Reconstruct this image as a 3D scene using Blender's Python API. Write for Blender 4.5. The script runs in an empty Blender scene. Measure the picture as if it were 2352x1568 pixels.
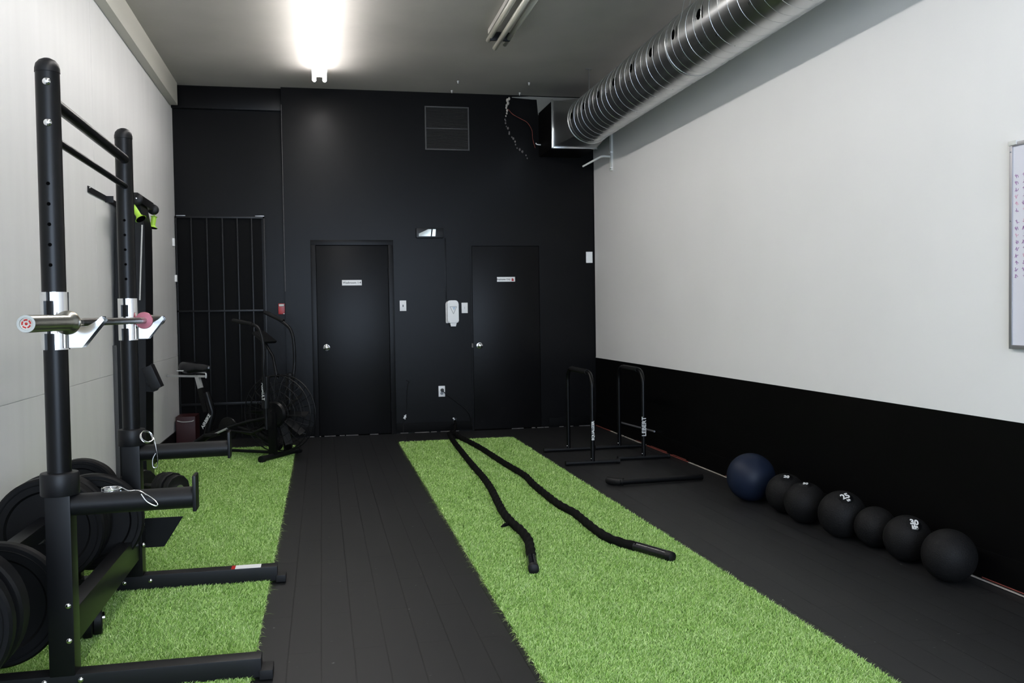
import bpy, bmesh, math, random
import numpy as np
from mathutils import Vector, Matrix
random.seed(7)
C = bpy.context.scene.collection
PI = math.pi

# ------------------------------------------------------------------ camera
F_PX, YAW, PITCH, ROLL, CAM_H = 2100.157, .2050, -.0317, -.0148, 1.2932
fw = Vector((math.sin(YAW)*math.cos(PITCH), math.cos(YAW)*math.cos(PITCH), math.sin(PITCH)))
r0 = Vector((math.cos(YAW), -math.sin(YAW), 0)); u0 = r0.cross(fw)
rr = r0*math.cos(ROLL)+u0*math.sin(ROLL); uu = -r0*math.sin(ROLL)+u0*math.cos(ROLL)
cd = bpy.data.cameras.new('camera'); cam = bpy.data.objects.new('camera', cd); C.objects.link(cam)
m = Matrix((rr, uu, -fw)).transposed().to_4x4(); m.translation = (0, 0, CAM_H)
cam.matrix_world = m
cd.sensor_width = 36; cd.lens = 36*F_PX/2352; cd.clip_start = .02
bpy.context.scene.camera = cam

# ------------------------------------------------------------------ room size
XL, XR, YB, ZC, YF = -1.469, 3.025, 9.916, 3.681, -3.2     # left, right, back, ceiling, street side behind the camera
YR = YB+.13                                                # the recessed left part of the back wall

# ------------------------------------------------------------------ world, daylight, exposure
w = bpy.data.worlds.new('world'); bpy.context.scene.world = w; w.use_nodes = True
bg = w.node_tree.nodes['Background']; bg.inputs[0].default_value = (.72, .83, 1, 1); bg.inputs[1].default_value = 1.2
def area(name, loc, rot, sx, sy, power, col):
    l = bpy.data.lights.new(name, 'AREA'); l.shape = 'RECTANGLE'; l.size = sx; l.size_y = sy; l.energy = power; l.color = col
    o = bpy.data.objects.new(name, l); C.objects.link(o); o.location = loc; o.rotation_euler = rot; return o
area('daylight_through_shopfront', (.78, YF-.05, 1.75), (-PI/2, 0, PI), 4.0, 2.6, 310, (.64, .79, 1))
vs = bpy.context.scene.view_settings
vs.view_transform = 'Standard'; vs.look = 'None'; vs.gamma = 1; vs.use_curve_mapping = False; vs.exposure = 0.12
TUBE_EMIT = 33.0

# ------------------------------------------------------------------ materials
def mat(name, col, rough=.5, metal=0., spec=.5, bump=None, var=None, coat=0, emit=None):
    m = bpy.data.materials.new(name); m.use_nodes = True; nt = m.node_tree; b = nt.nodes['Principled BSDF']
    b.inputs['Base Color'].default_value = (*col, 1); b.inputs['Roughness'].default_value = rough
    b.inputs['Metallic'].default_value = metal; b.inputs['Specular IOR Level'].default_value = spec
    b.inputs['Coat Weight'].default_value = coat
    tc = nt.nodes.new('ShaderNodeTexCoord')
    if var:   # (scale, amount, stretch)
        sc, amt, st = var
        mp = nt.nodes.new('ShaderNodeMapping'); mp.inputs['Scale'].default_value = st
        nz = nt.nodes.new('ShaderNodeTexNoise'); nz.inputs['Scale'].default_value = sc; nz.inputs['Detail'].default_value = 6
        nt.links.new(tc.outputs['Object'], mp.inputs[0]); nt.links.new(mp.outputs[0], nz.inputs['Vector'])
        mx = nt.nodes.new('ShaderNodeMix'); mx.data_type = 'RGBA'
        mx.inputs['A'].default_value = (*[c*(1-amt) for c in col], 1); mx.inputs['B'].default_value = (*[min(1, c*(1+amt)) for c in col], 1)
        nt.links.new(nz.outputs['Fac'], mx.inputs['Factor']); nt.links.new(mx.outputs['Result'], b.inputs['Base Color'])
    if bump:  # (scale, strength, distance)
        nz2 = nt.nodes.new('ShaderNodeTexNoise'); nz2.inputs['Scale'].default_value = bump[0]; nz2.inputs['Detail'].default_value = 5
        nt.links.new(tc.outputs['Object'], nz2.inputs['Vector'])
        bp = nt.nodes.new('ShaderNodeBump'); bp.inputs['Strength'].default_value = bump[1]; bp.inputs['Distance'].default_value = bump[2]
        nt.links.new(nz2.outputs['Fac'], bp.inputs['Height']); nt.links.new(bp.outputs[0], b.inputs['Normal'])
    if emit:
        b.inputs['Emission Color'].default_value = (*emit[0], 1); b.inputs['Emission Strength'].default_value = emit[1]
    return m
M = {}
M['wall_paint'] = mat('pale_wall_paint', (.84, .835, .82), .6, var=(1.4, .04, (1, 1, 1)), bump=(60, .08, .002))
M['panel_paint'] = mat('painted_plywood', (.70, .70, .69), .55, var=(3.0, .07, (3, 3, .35)), bump=(30, .25, .003))
M['black_paint'] = mat('black_wall_paint', (.0050, .0049, .0052), .28, spec=.10, var=(2.5, .25, (1, 1, 1)), bump=(25, .14, .003))
M['black_low'] = mat('black_satin_paint', (.0016, .0015, .0015), .55, spec=.09, var=(6, .3, (1, 1, 1)), bump=(30, .12, .003))
M['ceiling'] = mat('grey_ceiling_paint', (.42, .405, .375), .7, var=(1.6, .18, (1, 1, 1)), bump=(12, .25, .006))
M['beam_paint'] = mat('cream_beam_paint', (.56, .55, .49), .55, bump=(30, .1, .002))
M['grey_patch'] = mat('bare_grey_wall', (.21, .21, .19), .7, var=(8, .2, (1, 1, 1)))
M['powder'] = mat('black_powder_coat', (.0028, .0029, .0033), .34, spec=.24, bump=(500, .05, .0005))
M['powder_soft'] = mat('worn_black_powder_coat', (.0058, .0060, .0068), .42, spec=.26, bump=(300, .08, .0005))
M['rubber'] = mat('black_rubber', (.0045, .0045, .0048), .55, spec=.3, bump=(220, .25, .001))
M['plate_rubber'] = mat('plate_rubber', (.0036, .0036, .0040), .5, spec=.18, bump=(160, .15, .001))
M['ball_rubber'] = mat('textured_ball_rubber', (.0075, .0073, .0073), .6, spec=.14)
M['blue_ball'] = mat('navy_vinyl', (.008, .013, .028), .48, spec=.2, var=(10, .15, (1, 1, 1)))
M['chrome'] = mat('polished_steel', (.82, .82, .82), .14, 1, bump=(40, .04, .001))
M['steel'] = mat('worn_bar_steel', (.36, .36, .33), .32, 1, var=(14, .25, (1, 1, 1)))
M['dark_steel'] = mat('knurled_bar_steel', (.14, .135, .125), .38, 1, bump=(900, .5, .0006))
M['silver'] = mat('silver_paint', (.55, .55, .54), .35, .6)
M['galv'] = None
M['white_plastic'] = mat('white_plastic', (.90, .90, .89), .35)
M['white_enamel'] = mat('white_enamel', (.66, .66, .62), .4)
M['cream_tube'] = mat('unlit_tube_glass', (.55, .54, .46), .2, coat=.5)
M['tube_lit'] = mat('lit_tube', (.9, .9, .9), .4, emit=((1, .965, .955), TUBE_EMIT))
M['red'] = mat('red_plastic', (.42, .012, .01), .35)
M['dark_red'] = mat('dark_red_vinyl', (.03, .0015, .002), .5)
M['rust'] = mat('rusty_edge', (.22, .05, .035), .7, var=(30, .5, (1, 1, 1)))
M['bare_edge'] = mat('scraped_white_edge', (.50, .46, .40), .6, var=(25, .5, (1, 1, 1)))
M['bare_dim'] = mat('scuffed_edge', (.13, .12, .115), .6, var=(25, .6, (1, 1, 1)))
M['white_print'] = mat('white_print', (.72, .72, .70), .5)
M['black_print'] = mat('black_print', (.02, .02, .02), .5)
M['grey_print'] = mat('grey_print', (.22, .24, .27), .5)
M['blue_print'] = mat('pale_blue_print', (.50, .62, .74), .5)
M['violet_ink'] = mat('violet_marker', (.30, .13, .33), .6)
M['pink_ink'] = mat('pink_marker', (.62, .30, .42), .6)
M['whiteboard'] = mat('whiteboard', (.74, .74, .80), .25)
M['alu'] = mat('aluminium', (.42, .42, .44), .4, .8)
M['lime'] = mat('lime_green_rubber', (.36, .62, .055), .45)
M['cord_grey'] = mat('pale_cord', (.5, .5, .48), .6)
M['rope'] = mat('black_braided_nylon', (.0028, .0026, .0026), .8, spec=.12, bump=(350, .8, .003))
M['sleeve'] = mat('black_heat_shrink', (.006, .006, .008), .2, bump=(120, .3, .002))
M['mirror'] = mat('glossy_panel', (.33, .33, .30), .06, 1)
M['dust'] = mat('dusty_grille', (.045, .045, .045), .6, var=(60, .5, (1, .5, 6)))
M['dark_void'] = mat('dark_interior', (.002, .002, .002), .9, spec=0)
M['collar_red'] = mat('red_collar_ring', (.36, .10, .13), .35, .3)
M['brass'] = mat('brass_ring', (.60, .50, .36), .3, .9)
M['turf_base'] = mat('turf_backing', (.12, .22, .04), .85)
M['glass'] = None
g = bpy.data.materials.new('shop_glass'); g.use_nodes = True
gb = g.node_tree.nodes['Principled BSDF']; gb.inputs['Transmission Weight'].default_value = 1; gb.inputs['Roughness'].default_value = 0; gb.inputs['IOR'].default_value = 1.05
M['glass'] = g

def galv():
    m = bpy.data.materials.new('galvanised_sheet'); m.use_nodes = True; nt = m.node_tree; b = nt.nodes['Principled BSDF']
    tc = nt.nodes.new('ShaderNodeTexCoord')
    vo = nt.nodes.new('ShaderNodeTexVoronoi'); vo.inputs['Scale'].default_value = 60
    nz = nt.nodes.new('ShaderNodeTexNoise'); nz.inputs['Scale'].default_value = 7; nz.inputs['Detail'].default_value = 6
    nt.links.new(tc.outputs['Object'], vo.inputs['Vector']); nt.links.new(tc.outputs['Object'], nz.inputs['Vector'])
    cr = nt.nodes.new('ShaderNodeMix'); cr.data_type = 'RGBA'
    cr.inputs['A'].default_value = (.50, .515, .52, 1); cr.inputs['B'].default_value = (.60, .61, .60, 1)
    nt.links.new(nz.outputs['Fac'], cr.inputs['Factor']); nt.links.new(cr.outputs['Result'], b.inputs['Base Color'])
    mr = nt.nodes.new('ShaderNodeMapRange'); mr.inputs['To Min'].default_value = .27; mr.inputs['To Max'].default_value = .33
    nt.links.new(vo.outputs['Color'], mr.inputs['Value']); nt.links.new(mr.outputs[0], b.inputs['Roughness'])
    b.inputs['Metallic'].default_value = 1
    return m
M['galv'] = galv()

def ball_bump():
    nt = M['ball_rubber'].node_tree; b = nt.nodes['Principled BSDF']
    tc = nt.nodes.new('ShaderNodeTexCoord'); vo = nt.nodes.new('ShaderNodeTexVoronoi'); vo.inputs['Scale'].default_value = 170
    bp = nt.nodes.new('ShaderNodeBump'); bp.inputs['Strength'].default_value = .6; bp.inputs['Distance'].default_value = .0015
    nt.links.new(tc.outputs['Object'], vo.inputs['Vector']); nt.links.new(vo.outputs['Distance'], bp.inputs['Height']); nt.links.new(bp.outputs[0], b.inputs['Normal'])
ball_bump()

def turf_mat():
    m = bpy.data.materials.new('turf_blades'); m.use_nodes = True; nt = m.node_tree; b = nt.nodes['Principled BSDF']
    tc = nt.nodes.new('ShaderNodeTexCoord'); nz = nt.nodes.new('ShaderNodeTexNoise'); nz.inputs['Scale'].default_value = 5; nz.inputs['Detail'].default_value = 5
    nt.links.new(tc.outputs['Object'], nz.inputs['Vector'])
    ge = nt.nodes.new('ShaderNodeNewGeometry')
    r1 = nt.nodes.new('ShaderNodeValToRGB')
    e = r1.color_ramp.elements; e[0].position = 0; e[0].color = (.17, .33, .045, 1); e[1].position = 1; e[1].color = (.62, .78, .36, 1)
    mid = r1.color_ramp.elements.new(.5); mid.color = (.37, .585, .155, 1)
    nt.links.new(ge.outputs['Random Per Island'], r1.inputs[0])
    mx = nt.nodes.new('ShaderNodeMix'); mx.data_type = 'RGBA'; mx.blend_type = 'MULTIPLY'; mx.inputs['Factor'].default_value = 1
    r2 = nt.nodes.new('ShaderNodeValToRGB'); e = r2.color_ramp.elements; e[0].position = .36; e[0].color = (.94, .96, .88, 1); e[1].position = .62; e[1].color = (1, 1, 1, 1)
    nt.links.new(nz.outputs['Fac'], r2.inputs[0]); nt.links.new(r1.outputs[0], mx.inputs['A']); nt.links.new(r2.outputs[0], mx.inputs['B'])
    nt.links.new(mx.outputs['Result'], b.inputs['Base Color']); b.inputs['Roughness'].default_value = .55; b.inputs['Specular IOR Level'].default_value = .25
    return m
M['turf'] = turf_mat()

def floor_mat():
    m = bpy.data.materials.new('black_rubber_planks'); m.use_nodes = True; nt = m.node_tree; b = nt.nodes['Principled BSDF']
    tc = nt.nodes.new('ShaderNodeTexCoord'); sp = nt.nodes.new('ShaderNodeSeparateXYZ'); cb = nt.nodes.new('ShaderNodeCombineXYZ')
    nt.links.new(tc.outputs['Object'], sp.inputs[0]); nt.links.new(sp.outputs['Y'], cb.inputs['X'])
    ad = nt.nodes.new('ShaderNodeMath'); ad.inputs[1].default_value = .027+.1236*2; nt.links.new(sp.outputs['X'], ad.inputs[0]); nt.links.new(ad.outputs[0], cb.inputs['Y'])
    br = nt.nodes.new('ShaderNodeTexBrick'); br.inputs['Scale'].default_value = 1; br.inputs['Brick Width'].default_value = .89; br.inputs['Row Height'].default_value = .1236
    br.inputs['Mortar Size'].default_value = .0024; br.inputs['Mortar Smooth'].default_value = .2; br.offset = .5
    br.inputs['Color1'].default_value = (.0110, .0110, .0114, 1); br.inputs['Color2'].default_value = (.0128, .0128, .0132, 1); br.inputs['Mortar'].default_value = (.0025, .0025, .0025, 1)
    nt.links.new(cb.outputs[0], br.inputs['Vector'])
    nz = nt.nodes.new('ShaderNodeTexNoise'); nz.inputs['Scale'].default_value = 38; nz.inputs['Detail'].default_value = 8; nt.links.new(tc.outputs['Object'], nz.inputs['Vector'])
    r = nt.nodes.new('ShaderNodeValToRGB'); r.color_ramp.elements[0].position = .70; r.color_ramp.elements[0].color = (0, 0, 0, 1); r.color_ramp.elements[1].position = .76; r.color_ramp.elements[1].color = (1, 1, 1, 1)
    nt.links.new(nz.outputs['Fac'], r.inputs[0])
    mx = nt.nodes.new('ShaderNodeMix'); mx.data_type = 'RGBA'; mx.inputs['B'].default_value = (.16, .16, .155, 1)
    nt.links.new(r.outputs[0], mx.inputs['Factor']); nt.links.new(br.outputs['Color'], mx.inputs['A']); nt.links.new(mx.outputs['Result'], b.inputs['Base Color'])
    b.inputs['Roughness'].default_value = .50; b.inputs['Specular IOR Level'].default_value = .34
    bp = nt.nodes.new('ShaderNodeBump'); bp.inputs['Strength'].default_value = .6; bp.inputs['Distance'].default_value = .003; bp.invert = True
    nt.links.new(br.outputs['Fac'], bp.inputs['Height']); nt.links.new(bp.outputs[0], b.inputs['Normal'])
    return m
M['floor'] = floor_mat()

# ------------------------------------------------------------------ mesh helpers
def T(x=0, y=0, z=0): return Matrix.Translation((x, y, z))
def R(axis, deg): return Matrix.Rotation(math.radians(deg), 4, axis)
class MB:
    def __init__(s): s.bm = bmesh.new()
    def box(s, x0, x1, y0, y1, z0, z1, bev=0, mx=None):
        r = bmesh.ops.create_cube(s.bm, size=1); vs_ = r['verts']
        for v in vs_:
            v.co = Vector((x0+(v.co.x+.5)*(x1-x0), y0+(v.co.y+.5)*(y1-y0), z0+(v.co.z+.5)*(z1-z0)))
        if bev:
            ed = list({e for v in vs_ for e in v.link_edges})
            rb = bmesh.ops.bevel(s.bm, geom=ed, offset=bev, segments=2, profile=.7, affect='EDGES'); vs_ = list({v for f in rb['faces'] for v in f.verts} | {v for v in vs_ if v.is_valid})
        if mx is not None:
            bmesh.ops.transform(s.bm, matrix=mx, verts=[v for v in vs_ if v.is_valid])
        return s
    def tube(s, pts, rad, n=14, cap=True, closed=False):
        pts = [Vector(p) for p in pts]; N = len(pts); rings = []
        rads = rad if isinstance(rad, (list, tuple)) else [rad]*N
        up = None
        for i, p in enumerate(pts):
            if closed: t = pts[(i+1) % N]-pts[i-1]
            elif i == 0: t = pts[1]-p
            elif i == N-1: t = p-pts[-2]
            else: t = (pts[i+1]-p).normalized()+(p-pts[i-1]).normalized()
            if t.length < 1e-9: t = Vector((0, 0, 1))
            t.normalize()
            if up is None: up = t.orthogonal().normalized()
            else:
                up = up-t*up.dot(t)
                up = up.normalized() if up.length > 1e-6 else t.orthogonal().normalized()
            b = t.cross(up)
            rings.append([s.bm.verts.new(p+(up*math.cos(a)+b*math.sin(a))*rads[i]) for a in [2*PI*k/n for k in range(n)]])
        for i in range(N if closed else N-1):
            A, B = rings[i], rings[(i+1) % N]
            for k in range(n):
                f = s.bm.faces.new((A[k], A[(k+1) % n], B[(k+1) % n], B[k])); f.smooth = True
        if cap and not closed:
            s.bm.faces.new(rings[0][::-1]); s.bm.faces.new(rings[-1])
        return s
    def cyl(s, p, q, rad, n=24): return s.tube([p, q], rad, n)
    def lathe(s, prof, mx, n=40, smooth=True):   # prof: (radius, height) along local z
        rings = []
        for r_, z in prof:
            if r_ < 1e-6: rings.append([s.bm.verts.new(mx @ Vector((0, 0, z)))])
            else: rings.append([s.bm.verts.new(mx @ Vector((r_*math.cos(2*PI*k/n), r_*math.sin(2*PI*k/n), z))) for k in range(n)])
        for A, B in zip(rings, rings[1:]):
            for k in range(n):
                k2 = (k+1) % n
                if len(A) == 1 and len(B) == 1: continue
                if len(A) == 1: f = s.bm.faces.new((A[0], B[k2], B[k]))
                elif len(B) == 1: f = s.bm.faces.new((A[k], A[k2], B[0]))
                else: f = s.bm.faces.new((A[k], A[k2], B[k2], B[k]))
                f.smooth = smooth
        return s
    def prism(s, poly, axis, a, b):   # polygon in the plane across the axis, extruded from a to b
        def pt(p, t):
            return {'x': (t, p[0], p[1]), 'y': (p[0], t, p[1]), 'z': (p[0], p[1], t)}[axis]
        A = [s.bm.verts.new(pt(p, a)) for p in poly]; B = [s.bm.verts.new(pt(p, b)) for p in poly]; n = len(poly)
        s.bm.faces.new(A); s.bm.faces.new(B[::-1])
        for k in range(n): s.bm.faces.new((A[k], B[k], B[(k+1) % n], A[(k+1) % n]))
        return s
    def sphere(s, c, r, seg=48, rings=24, sc=(1, 1, 1)):
        q = bmesh.ops.create_uvsphere(s.bm, u_segments=seg, v_segments=rings, radius=r)
        for v in q['verts']: v.co = Vector((v.co.x*sc[0], v.co.y*sc[1], v.co.z*sc[2]))+Vector(c)
        for v in q['verts']:
            for f in v.link_faces: f.smooth = True
        return s
    def build(s, name, mt, parent=None, sharp=40):
        bmesh.ops.recalc_face_normals(s.bm, faces=s.bm.faces)
        me = bpy.data.meshes.new(name)
        for e in s.bm.edges:
            if len(e.link_faces) == 2 and e.calc_face_angle(0) > math.radians(sharp): e.smooth = False
        for f in s.bm.faces: f.smooth = True
        s.bm.to_mesh(me); s.bm.free(); me.materials.append(mt)
        o = bpy.data.objects.new(name, me); C.objects.link(o)
        if parent: o.parent = parent
        return o
def put(o, at):     # move the mesh origin of a one-mesh thing to its base
    at = Vector(at); o.data.transform(Matrix.Translation(-at)); o.location = at; return o
def tag(o, label, cat, group=None, kind=None):
    o['label'] = label; o['category'] = cat
    if group: o['group'] = group
    if kind: o['kind'] = kind
    return o
def thing(name, loc, label, cat, group=None, rz=0):
    o = bpy.data.objects.new(name, None); C.objects.link(o); o.location = loc; o.rotation_euler.z = rz; o.empty_display_size = .1
    return tag(o, label, cat, group)
def struct(o, label=None):
    o['kind'] = 'structure'
    if label: o['label'] = label
    return o
def text(s, size, mx, mt, parent, name='lettering', depth=.0006, align='CENTER', bold=0):
    cu = bpy.data.curves.new(name, 'FONT'); cu.body = s; cu.size = size; cu.extrude = depth; cu.offset = bold; cu.align_x = align; cu.align_y = 'CENTER'
    tmp = bpy.data.objects.new('tmp', cu); C.objects.link(tmp); bpy.context.view_layer.update()
    me = bpy.data.meshes.new_from_object(tmp.evaluated_get(bpy.context.evaluated_depsgraph_get()))
    bpy.data.objects.remove(tmp); me.transform(mx); me.materials.clear(); me.materials.append(mt)
    o = bpy.data.objects.new(name, me); C.objects.link(o); o.parent = parent
    return o
def inv(p):   # children are modelled in world axes, so shift them under an Empty that stands at p
    return T(-p[0], -p[1], -p[2])
def smooth_path(pts, sub=6):
    pts = [Vector(p) for p in pts]; out = []
    P = [pts[0]*2-pts[1]]+pts+[pts[-1]*2-pts[-2]]
    for i in range(1, len(P)-2):
        for k in range(sub):
            t = k/sub; a, b, c, d = P[i-1], P[i], P[i+1], P[i+2]
            out.append(.5*((2*b)+(c-a)*t+(2*a-5*b+4*c-d)*t*t+(3*b-a-3*c+d)*t**3))
    out.append(pts[-1]); return out
class Local:    # builds parts given in world coordinates under an Empty
    def __init__(s, root): s.root = root; bpy.context.view_layer.update(); s.inv = root.matrix_world.inverted()
    def add(s, mb, name, mt, parent=None, label=None):
        bmesh.ops.transform(mb.bm, matrix=s.inv, verts=mb.bm.verts)
        o = mb.build(name, mt, parent or s.root)
        if label: o['label'] = label
        return o

# ------------------------------------------------------------------ the room shell
struct(MB().box(XL-.3, XR+.3, YF-.3, YR+.3, -.12, 0).build('floor', M['floor']), 'black rubber plank floor')
struct(MB().box(XL-.3, XR+.3, YF-.3, YR+.3, ZC, ZC+.12).build('ceiling', M['ceiling']), 'dark grey painted ceiling')
# right wall: pale above, black below
struct(MB().box(XR, XR+.14, YF, YR, .771, ZC).build('wall_right', M['wall_paint']), 'pale grey right wall')
struct(MB().box(XR-.0015, XR+.14, YF, YR, 0, .771).build('trim_1', M['black_low']), 'black painted band along the foot of the right wall')
struct(MB().box(XR-.012, XR, YF, YB, .018, .15, .003).build('baseboard_right', M['black_low']))
mbe = MB(); mbr = MB(); y = 2.6
while y < YB-.05:
    L = random.uniform(.25, .8); far = y > 6.0
    near = 3.3 < y < 3.9
    if near or far or random.random() < .25:
        (mbe if random.random() < .72 else mbr).box(XR-.016, XR-.002, y, min(y+L, YB-.02), .004, .004+random.uniform(.003, .007))
        if random.random() < .55: mbr.box(XR-.0145, XR-.002, y+.03, min(y+L*.8, YB-.02), .0165, .021)
    y += L+random.uniform(.0, .05)
struct(mbe.build('trim_2', M['bare_edge']), 'scraped pale edge under the right baseboard')
struct(mbr.build('trim_3', M['rust']), 'rusty red edge under the right baseboard')
# left wall of painted plywood sheets with seams
zs = .893; ys = 6.60
lw = MB()
for (a, b) in ((YF, 4.16), (4.164, 6.598), (6.602, YR)):
    lw.box(XL-.14, XL, a, b, zs+.0022, ZC)
lw.box(XL-.14, XL, YF, YR, 0, zs-.0022).box(XL-.14, XL-.006, YF, YR, 0, ZC)
struct(lw.build('wall_left', M['panel_paint']), 'pale painted plywood left wall')
struct(MB().box(XL, XL+.012, YF, YR, 0, .145, .003).build('baseboard_left', M['black_low']))
# soffit beam along the top of the left wall
struct(MB().box(XL, -1.392, YF, YB-.02, 3.457, ZC, .003).build('trim_4', M['beam_paint']), 'cream soffit beam along the top of the left wall')
# back wall, main part with two door recesses, and the recessed left part
XS = -.368
struct(MB().box(XS, XR+.14, YB, YB+.4, 0, ZC).build('wall_back', M['black_paint']), 'black painted back wall with two doors')
struct(MB().box(XL-.14, XS, YR, YB+.4, 0, ZC).build('wall_back_left', M['black_paint']), 'black recessed strip of the back wall behind the bike')
struct(MB().box(XL, XS, YR-.07, YR, 3.45, ZC, .003).build('trim_5', M['black_paint']), 'black header beam across the recessed part of the back wall')
struct(MB().box(XS, XS+.004, YB-.004, YB, 1.55, 3.5).build('trim_6', M['bare_dim']), 'chipped pale corner line on the back wall')
bb = MB()
for a, b in ((XS, -.098), (.768, 1.60), (2.47, XR-.012)): bb.box(a, b, YB-.014, YB, .012, .11, .003)
struct(bb.build('baseboard_back', M['black_low']))
be = MB(); x = XS
while x < XR-.1:
    L = random.uniform(.03, .16)
    if random.random() < .6: be.box(x, x+L, YB-.02, YB-.004, .003, .0095)
    x += L+random.uniform(.01, .08)
struct(be.build('trim_7', M['bare_dim']), 'scuffed edge along the foot of the back wall')
struct(MB().box(XR-.006, XR, YB-.012, YB, .78, 3.0).build('trim_8', M['black_low']), 'black paint line in the back right corner')
# bare grey patch of the back wall above the duct box
struct(MB().prism([(2.33, 3.640), (2.38, 3.64), (2.395, 3.47), (2.44, 3.49), (XR-.001, 3.49), (XR-.001, 3.672), (2.30, 3.672), (2.1, 3.66), (2.1, 3.652)], 'y', YB-.002, YB+.01).build('trim_9', M['grey_patch']), 'bare grey patch of wall above the duct box')
# street side behind the camera: piers, sill, header and panes
fr = MB().box(XL-.14, -1.22, YF-.14, YF, 0, ZC).box(2.78, XR+.14, YF-.14, YF, 0, ZC).box(-1.22, 2.78, YF-.14, YF, 3.05, ZC).box(-1.22, 2.78, YF-.14, YF, 0, .45)
struct(fr.build('wall_front', M['wall_paint']))
fm = MB()
for xx in (-1.2, .1, 1.42, 2.74): fm.box(xx-.02, xx+.04, YF-.05, YF-.01, .45, 3.05)
struct(fm.build('window_1', M['powder_soft']), 'dark shopfront window frame')

# ------------------------------------------------------------------ doors
def door(n, x0, x1, ztop, sign):
    root = bpy.data.objects.new('door_%d' % n, None); C.objects.link(root); root.location = ((x0+x1)/2, YB, 0); root['kind'] = 'structure'
    root['label'] = 'black flush door with the %s sign' % sign
    L = Local(root)
    c = MB()
    if n == 1: c.box(x0-.058, x0-.004, YB-.022, YB, 0, ztop+.05, .003).box(x1+.004, x1+.058, YB-.022, YB, 0, ztop+.05, .003).box(x0-.058, x1+.058, YB-.0225, YB, ztop+.004, ztop+.058, .003)
    else: c.box(x0-.024, x0-.004, YB-.006, YB, 0, ztop+.02).box(x1+.004, x1+.024, YB-.006, YB, 0, ztop+.02).box(x0-.024, x1+.024, YB-.0065, YB, ztop+.005, ztop+.025)
    L.add(c, 'door_frame', M['black_paint'])
    L.add(MB().box(x0-.004, x1+.004, YB-.0012, YB+.002, .0, ztop+.005), 'door_gap', M['dark_void'])
    L.add(MB().box(x0, x1, YB-.005, YB-.001, .012, ztop, .001), 'door_panel', M['black_paint'])
    kx, kz = (x0+.088, .95) if n == 1 else (x0+.068, .935)
    k = L.add(MB().lathe([(0, .0), (.033, .0), (.034, .006), (.014, .010), (.012, .028), (.024, .036), (.0285, .048), (.025, .062), (.012, .068), (0, .069)], T(kx, YB-.005, kz) @ R('X', 90)), 'door_knob', M['chrome'], label='bright round chrome knob')
    if n == 2: L.add(MB().box(x0-.02, x0-.003, YB-.008, YB-.003, kz-.02, kz+.025), 'strike_plate', M['bare_dim'])
    if n == 1:
        for z in (.3, 1.75): L.add(MB().cyl((x1+.002, YB-.008, z-.045), (x1+.002, YB-.008, z+.045), .006, 10), 'hinge', M['black_paint'])
    return root
door(1, -.041, .712, 2.03, 'washroom')
door(2, 1.628, 2.378, 2.023, 'employees only')
def sign(name, x0, x1, z0, z1, s, size, label, hand=False, ax=None):
    c = ((x0+x1)/2, YB-.005, z0)
    t = thing(name, c, label, 'sign', 'door signs'); L = Local(t)
    L.add(MB().box(x0, x1, YB-.0075, YB-.0055, z0, z1, .0005), 'sign_plate', M['white_plastic'])
    tx = (x0+x1)/2-(.028 if hand else 0)
    text(s, size, T(tx-c[0], -.0028, (z1-z0)/2) @ R('X', 90), M['black_print'], t, bold=.0004)
    if hand:
        hx, hz = x1-.028, (z0+z1)/2-.004
        hb = MB().box(hx-.011, hx+.011, YB-.0085, YB-.0076, hz-.015, hz+.005, .002)
        for i, dz in enumerate((.013, .019, .018, .012)): hb.box(hx-.011+i*.0058, hx-.0066+i*.0058, YB-.0085, YB-.0076, hz, hz+dz, .001)
        hb.box(hx+.008, hx+.0175, YB-.0085, YB-.0076, hz-.008, hz-.003, .001)
        L.add(hb, 'hand_symbol', M['red'], label='red open hand symbol')
sign('door_sign', .222, .430, 1.607, 1.664, 'Washroom 1-4', .031, 'small white Washroom sign on the left black door')
sign('door_sign', 1.902, 2.105, 1.634, 1.686, 'Employees Only', .023, 'small white Employees Only sign with red hand on the right black door', hand=True)

# ------------------------------------------------------------------ small things on the back wall
def plate(name, x0, x1, z0, z1, label, kind):
    c = ((x0+x1)/2, YB, (z0+z1)/2); t = thing(name, c, label, 'switch' if kind != 'outlet' else 'outlet', None); L = Local(t)
    L.add(MB().box(x0, x1, YB-.007, YB, z0, z1, .002), 'cover_plate', M['white_plastic'])
    xm, zm = c[0], c[2]
    if kind == 'toggle':
        L.add(MB().box(xm-.005, xm+.005, YB-.0085, YB-.006, zm-.012, zm+.012), 'toggle_slot', M['grey_print'])
        L.add(MB().prism([(YB-.007, zm-.004), (YB-.018, zm-.011), (YB-.018, zm-.005), (YB-.007, zm+.006)], 'x', xm-.0035, xm+.0035), 'toggle', M['black_print'])
    if kind == 'rocker':
        L.add(MB().box(xm-.017, xm+.017, YB-.009, YB-.006, zm-.034, zm+.034, .001), 'rocker', M['white_plastic'])
        L.add(MB().box(xm-.0012, xm+.0012, YB-.0095, YB-.0088, zm-.01, zm+.012), 'indicator', M['grey_print'])
    if kind == 'outlet':
        L.add(MB().lathe([(0, 0), (.017, 0), (.017, .003), (0, .003)], T(xm, YB-.0065, zm-.022) @ R('X', 90), 20), 'socket', M['grey_print'])
        L.add(MB().lathe([(0, 0), (.017, 0), (.019, .022), (.015, .03), (0, .03)], T(xm+.003, YB-.0065, zm+.014) @ R('X', 90), 20), 'socket', M['black_print'])
    return t
plate('light_switch', .830, .900, 1.327, 1.440, 'white toggle switch plate between the left door and the soap dispenser', 'toggle')
plate('light_switch', 1.503, 1.571, 1.294, 1.408, 'white rocker switch plate right beside the soap dispenser', 'rocker')
plate('wall_outlet', 1.234, 1.305, .386, .504, 'white wall outlet with a black plug low on the back wall', 'outlet')
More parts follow.
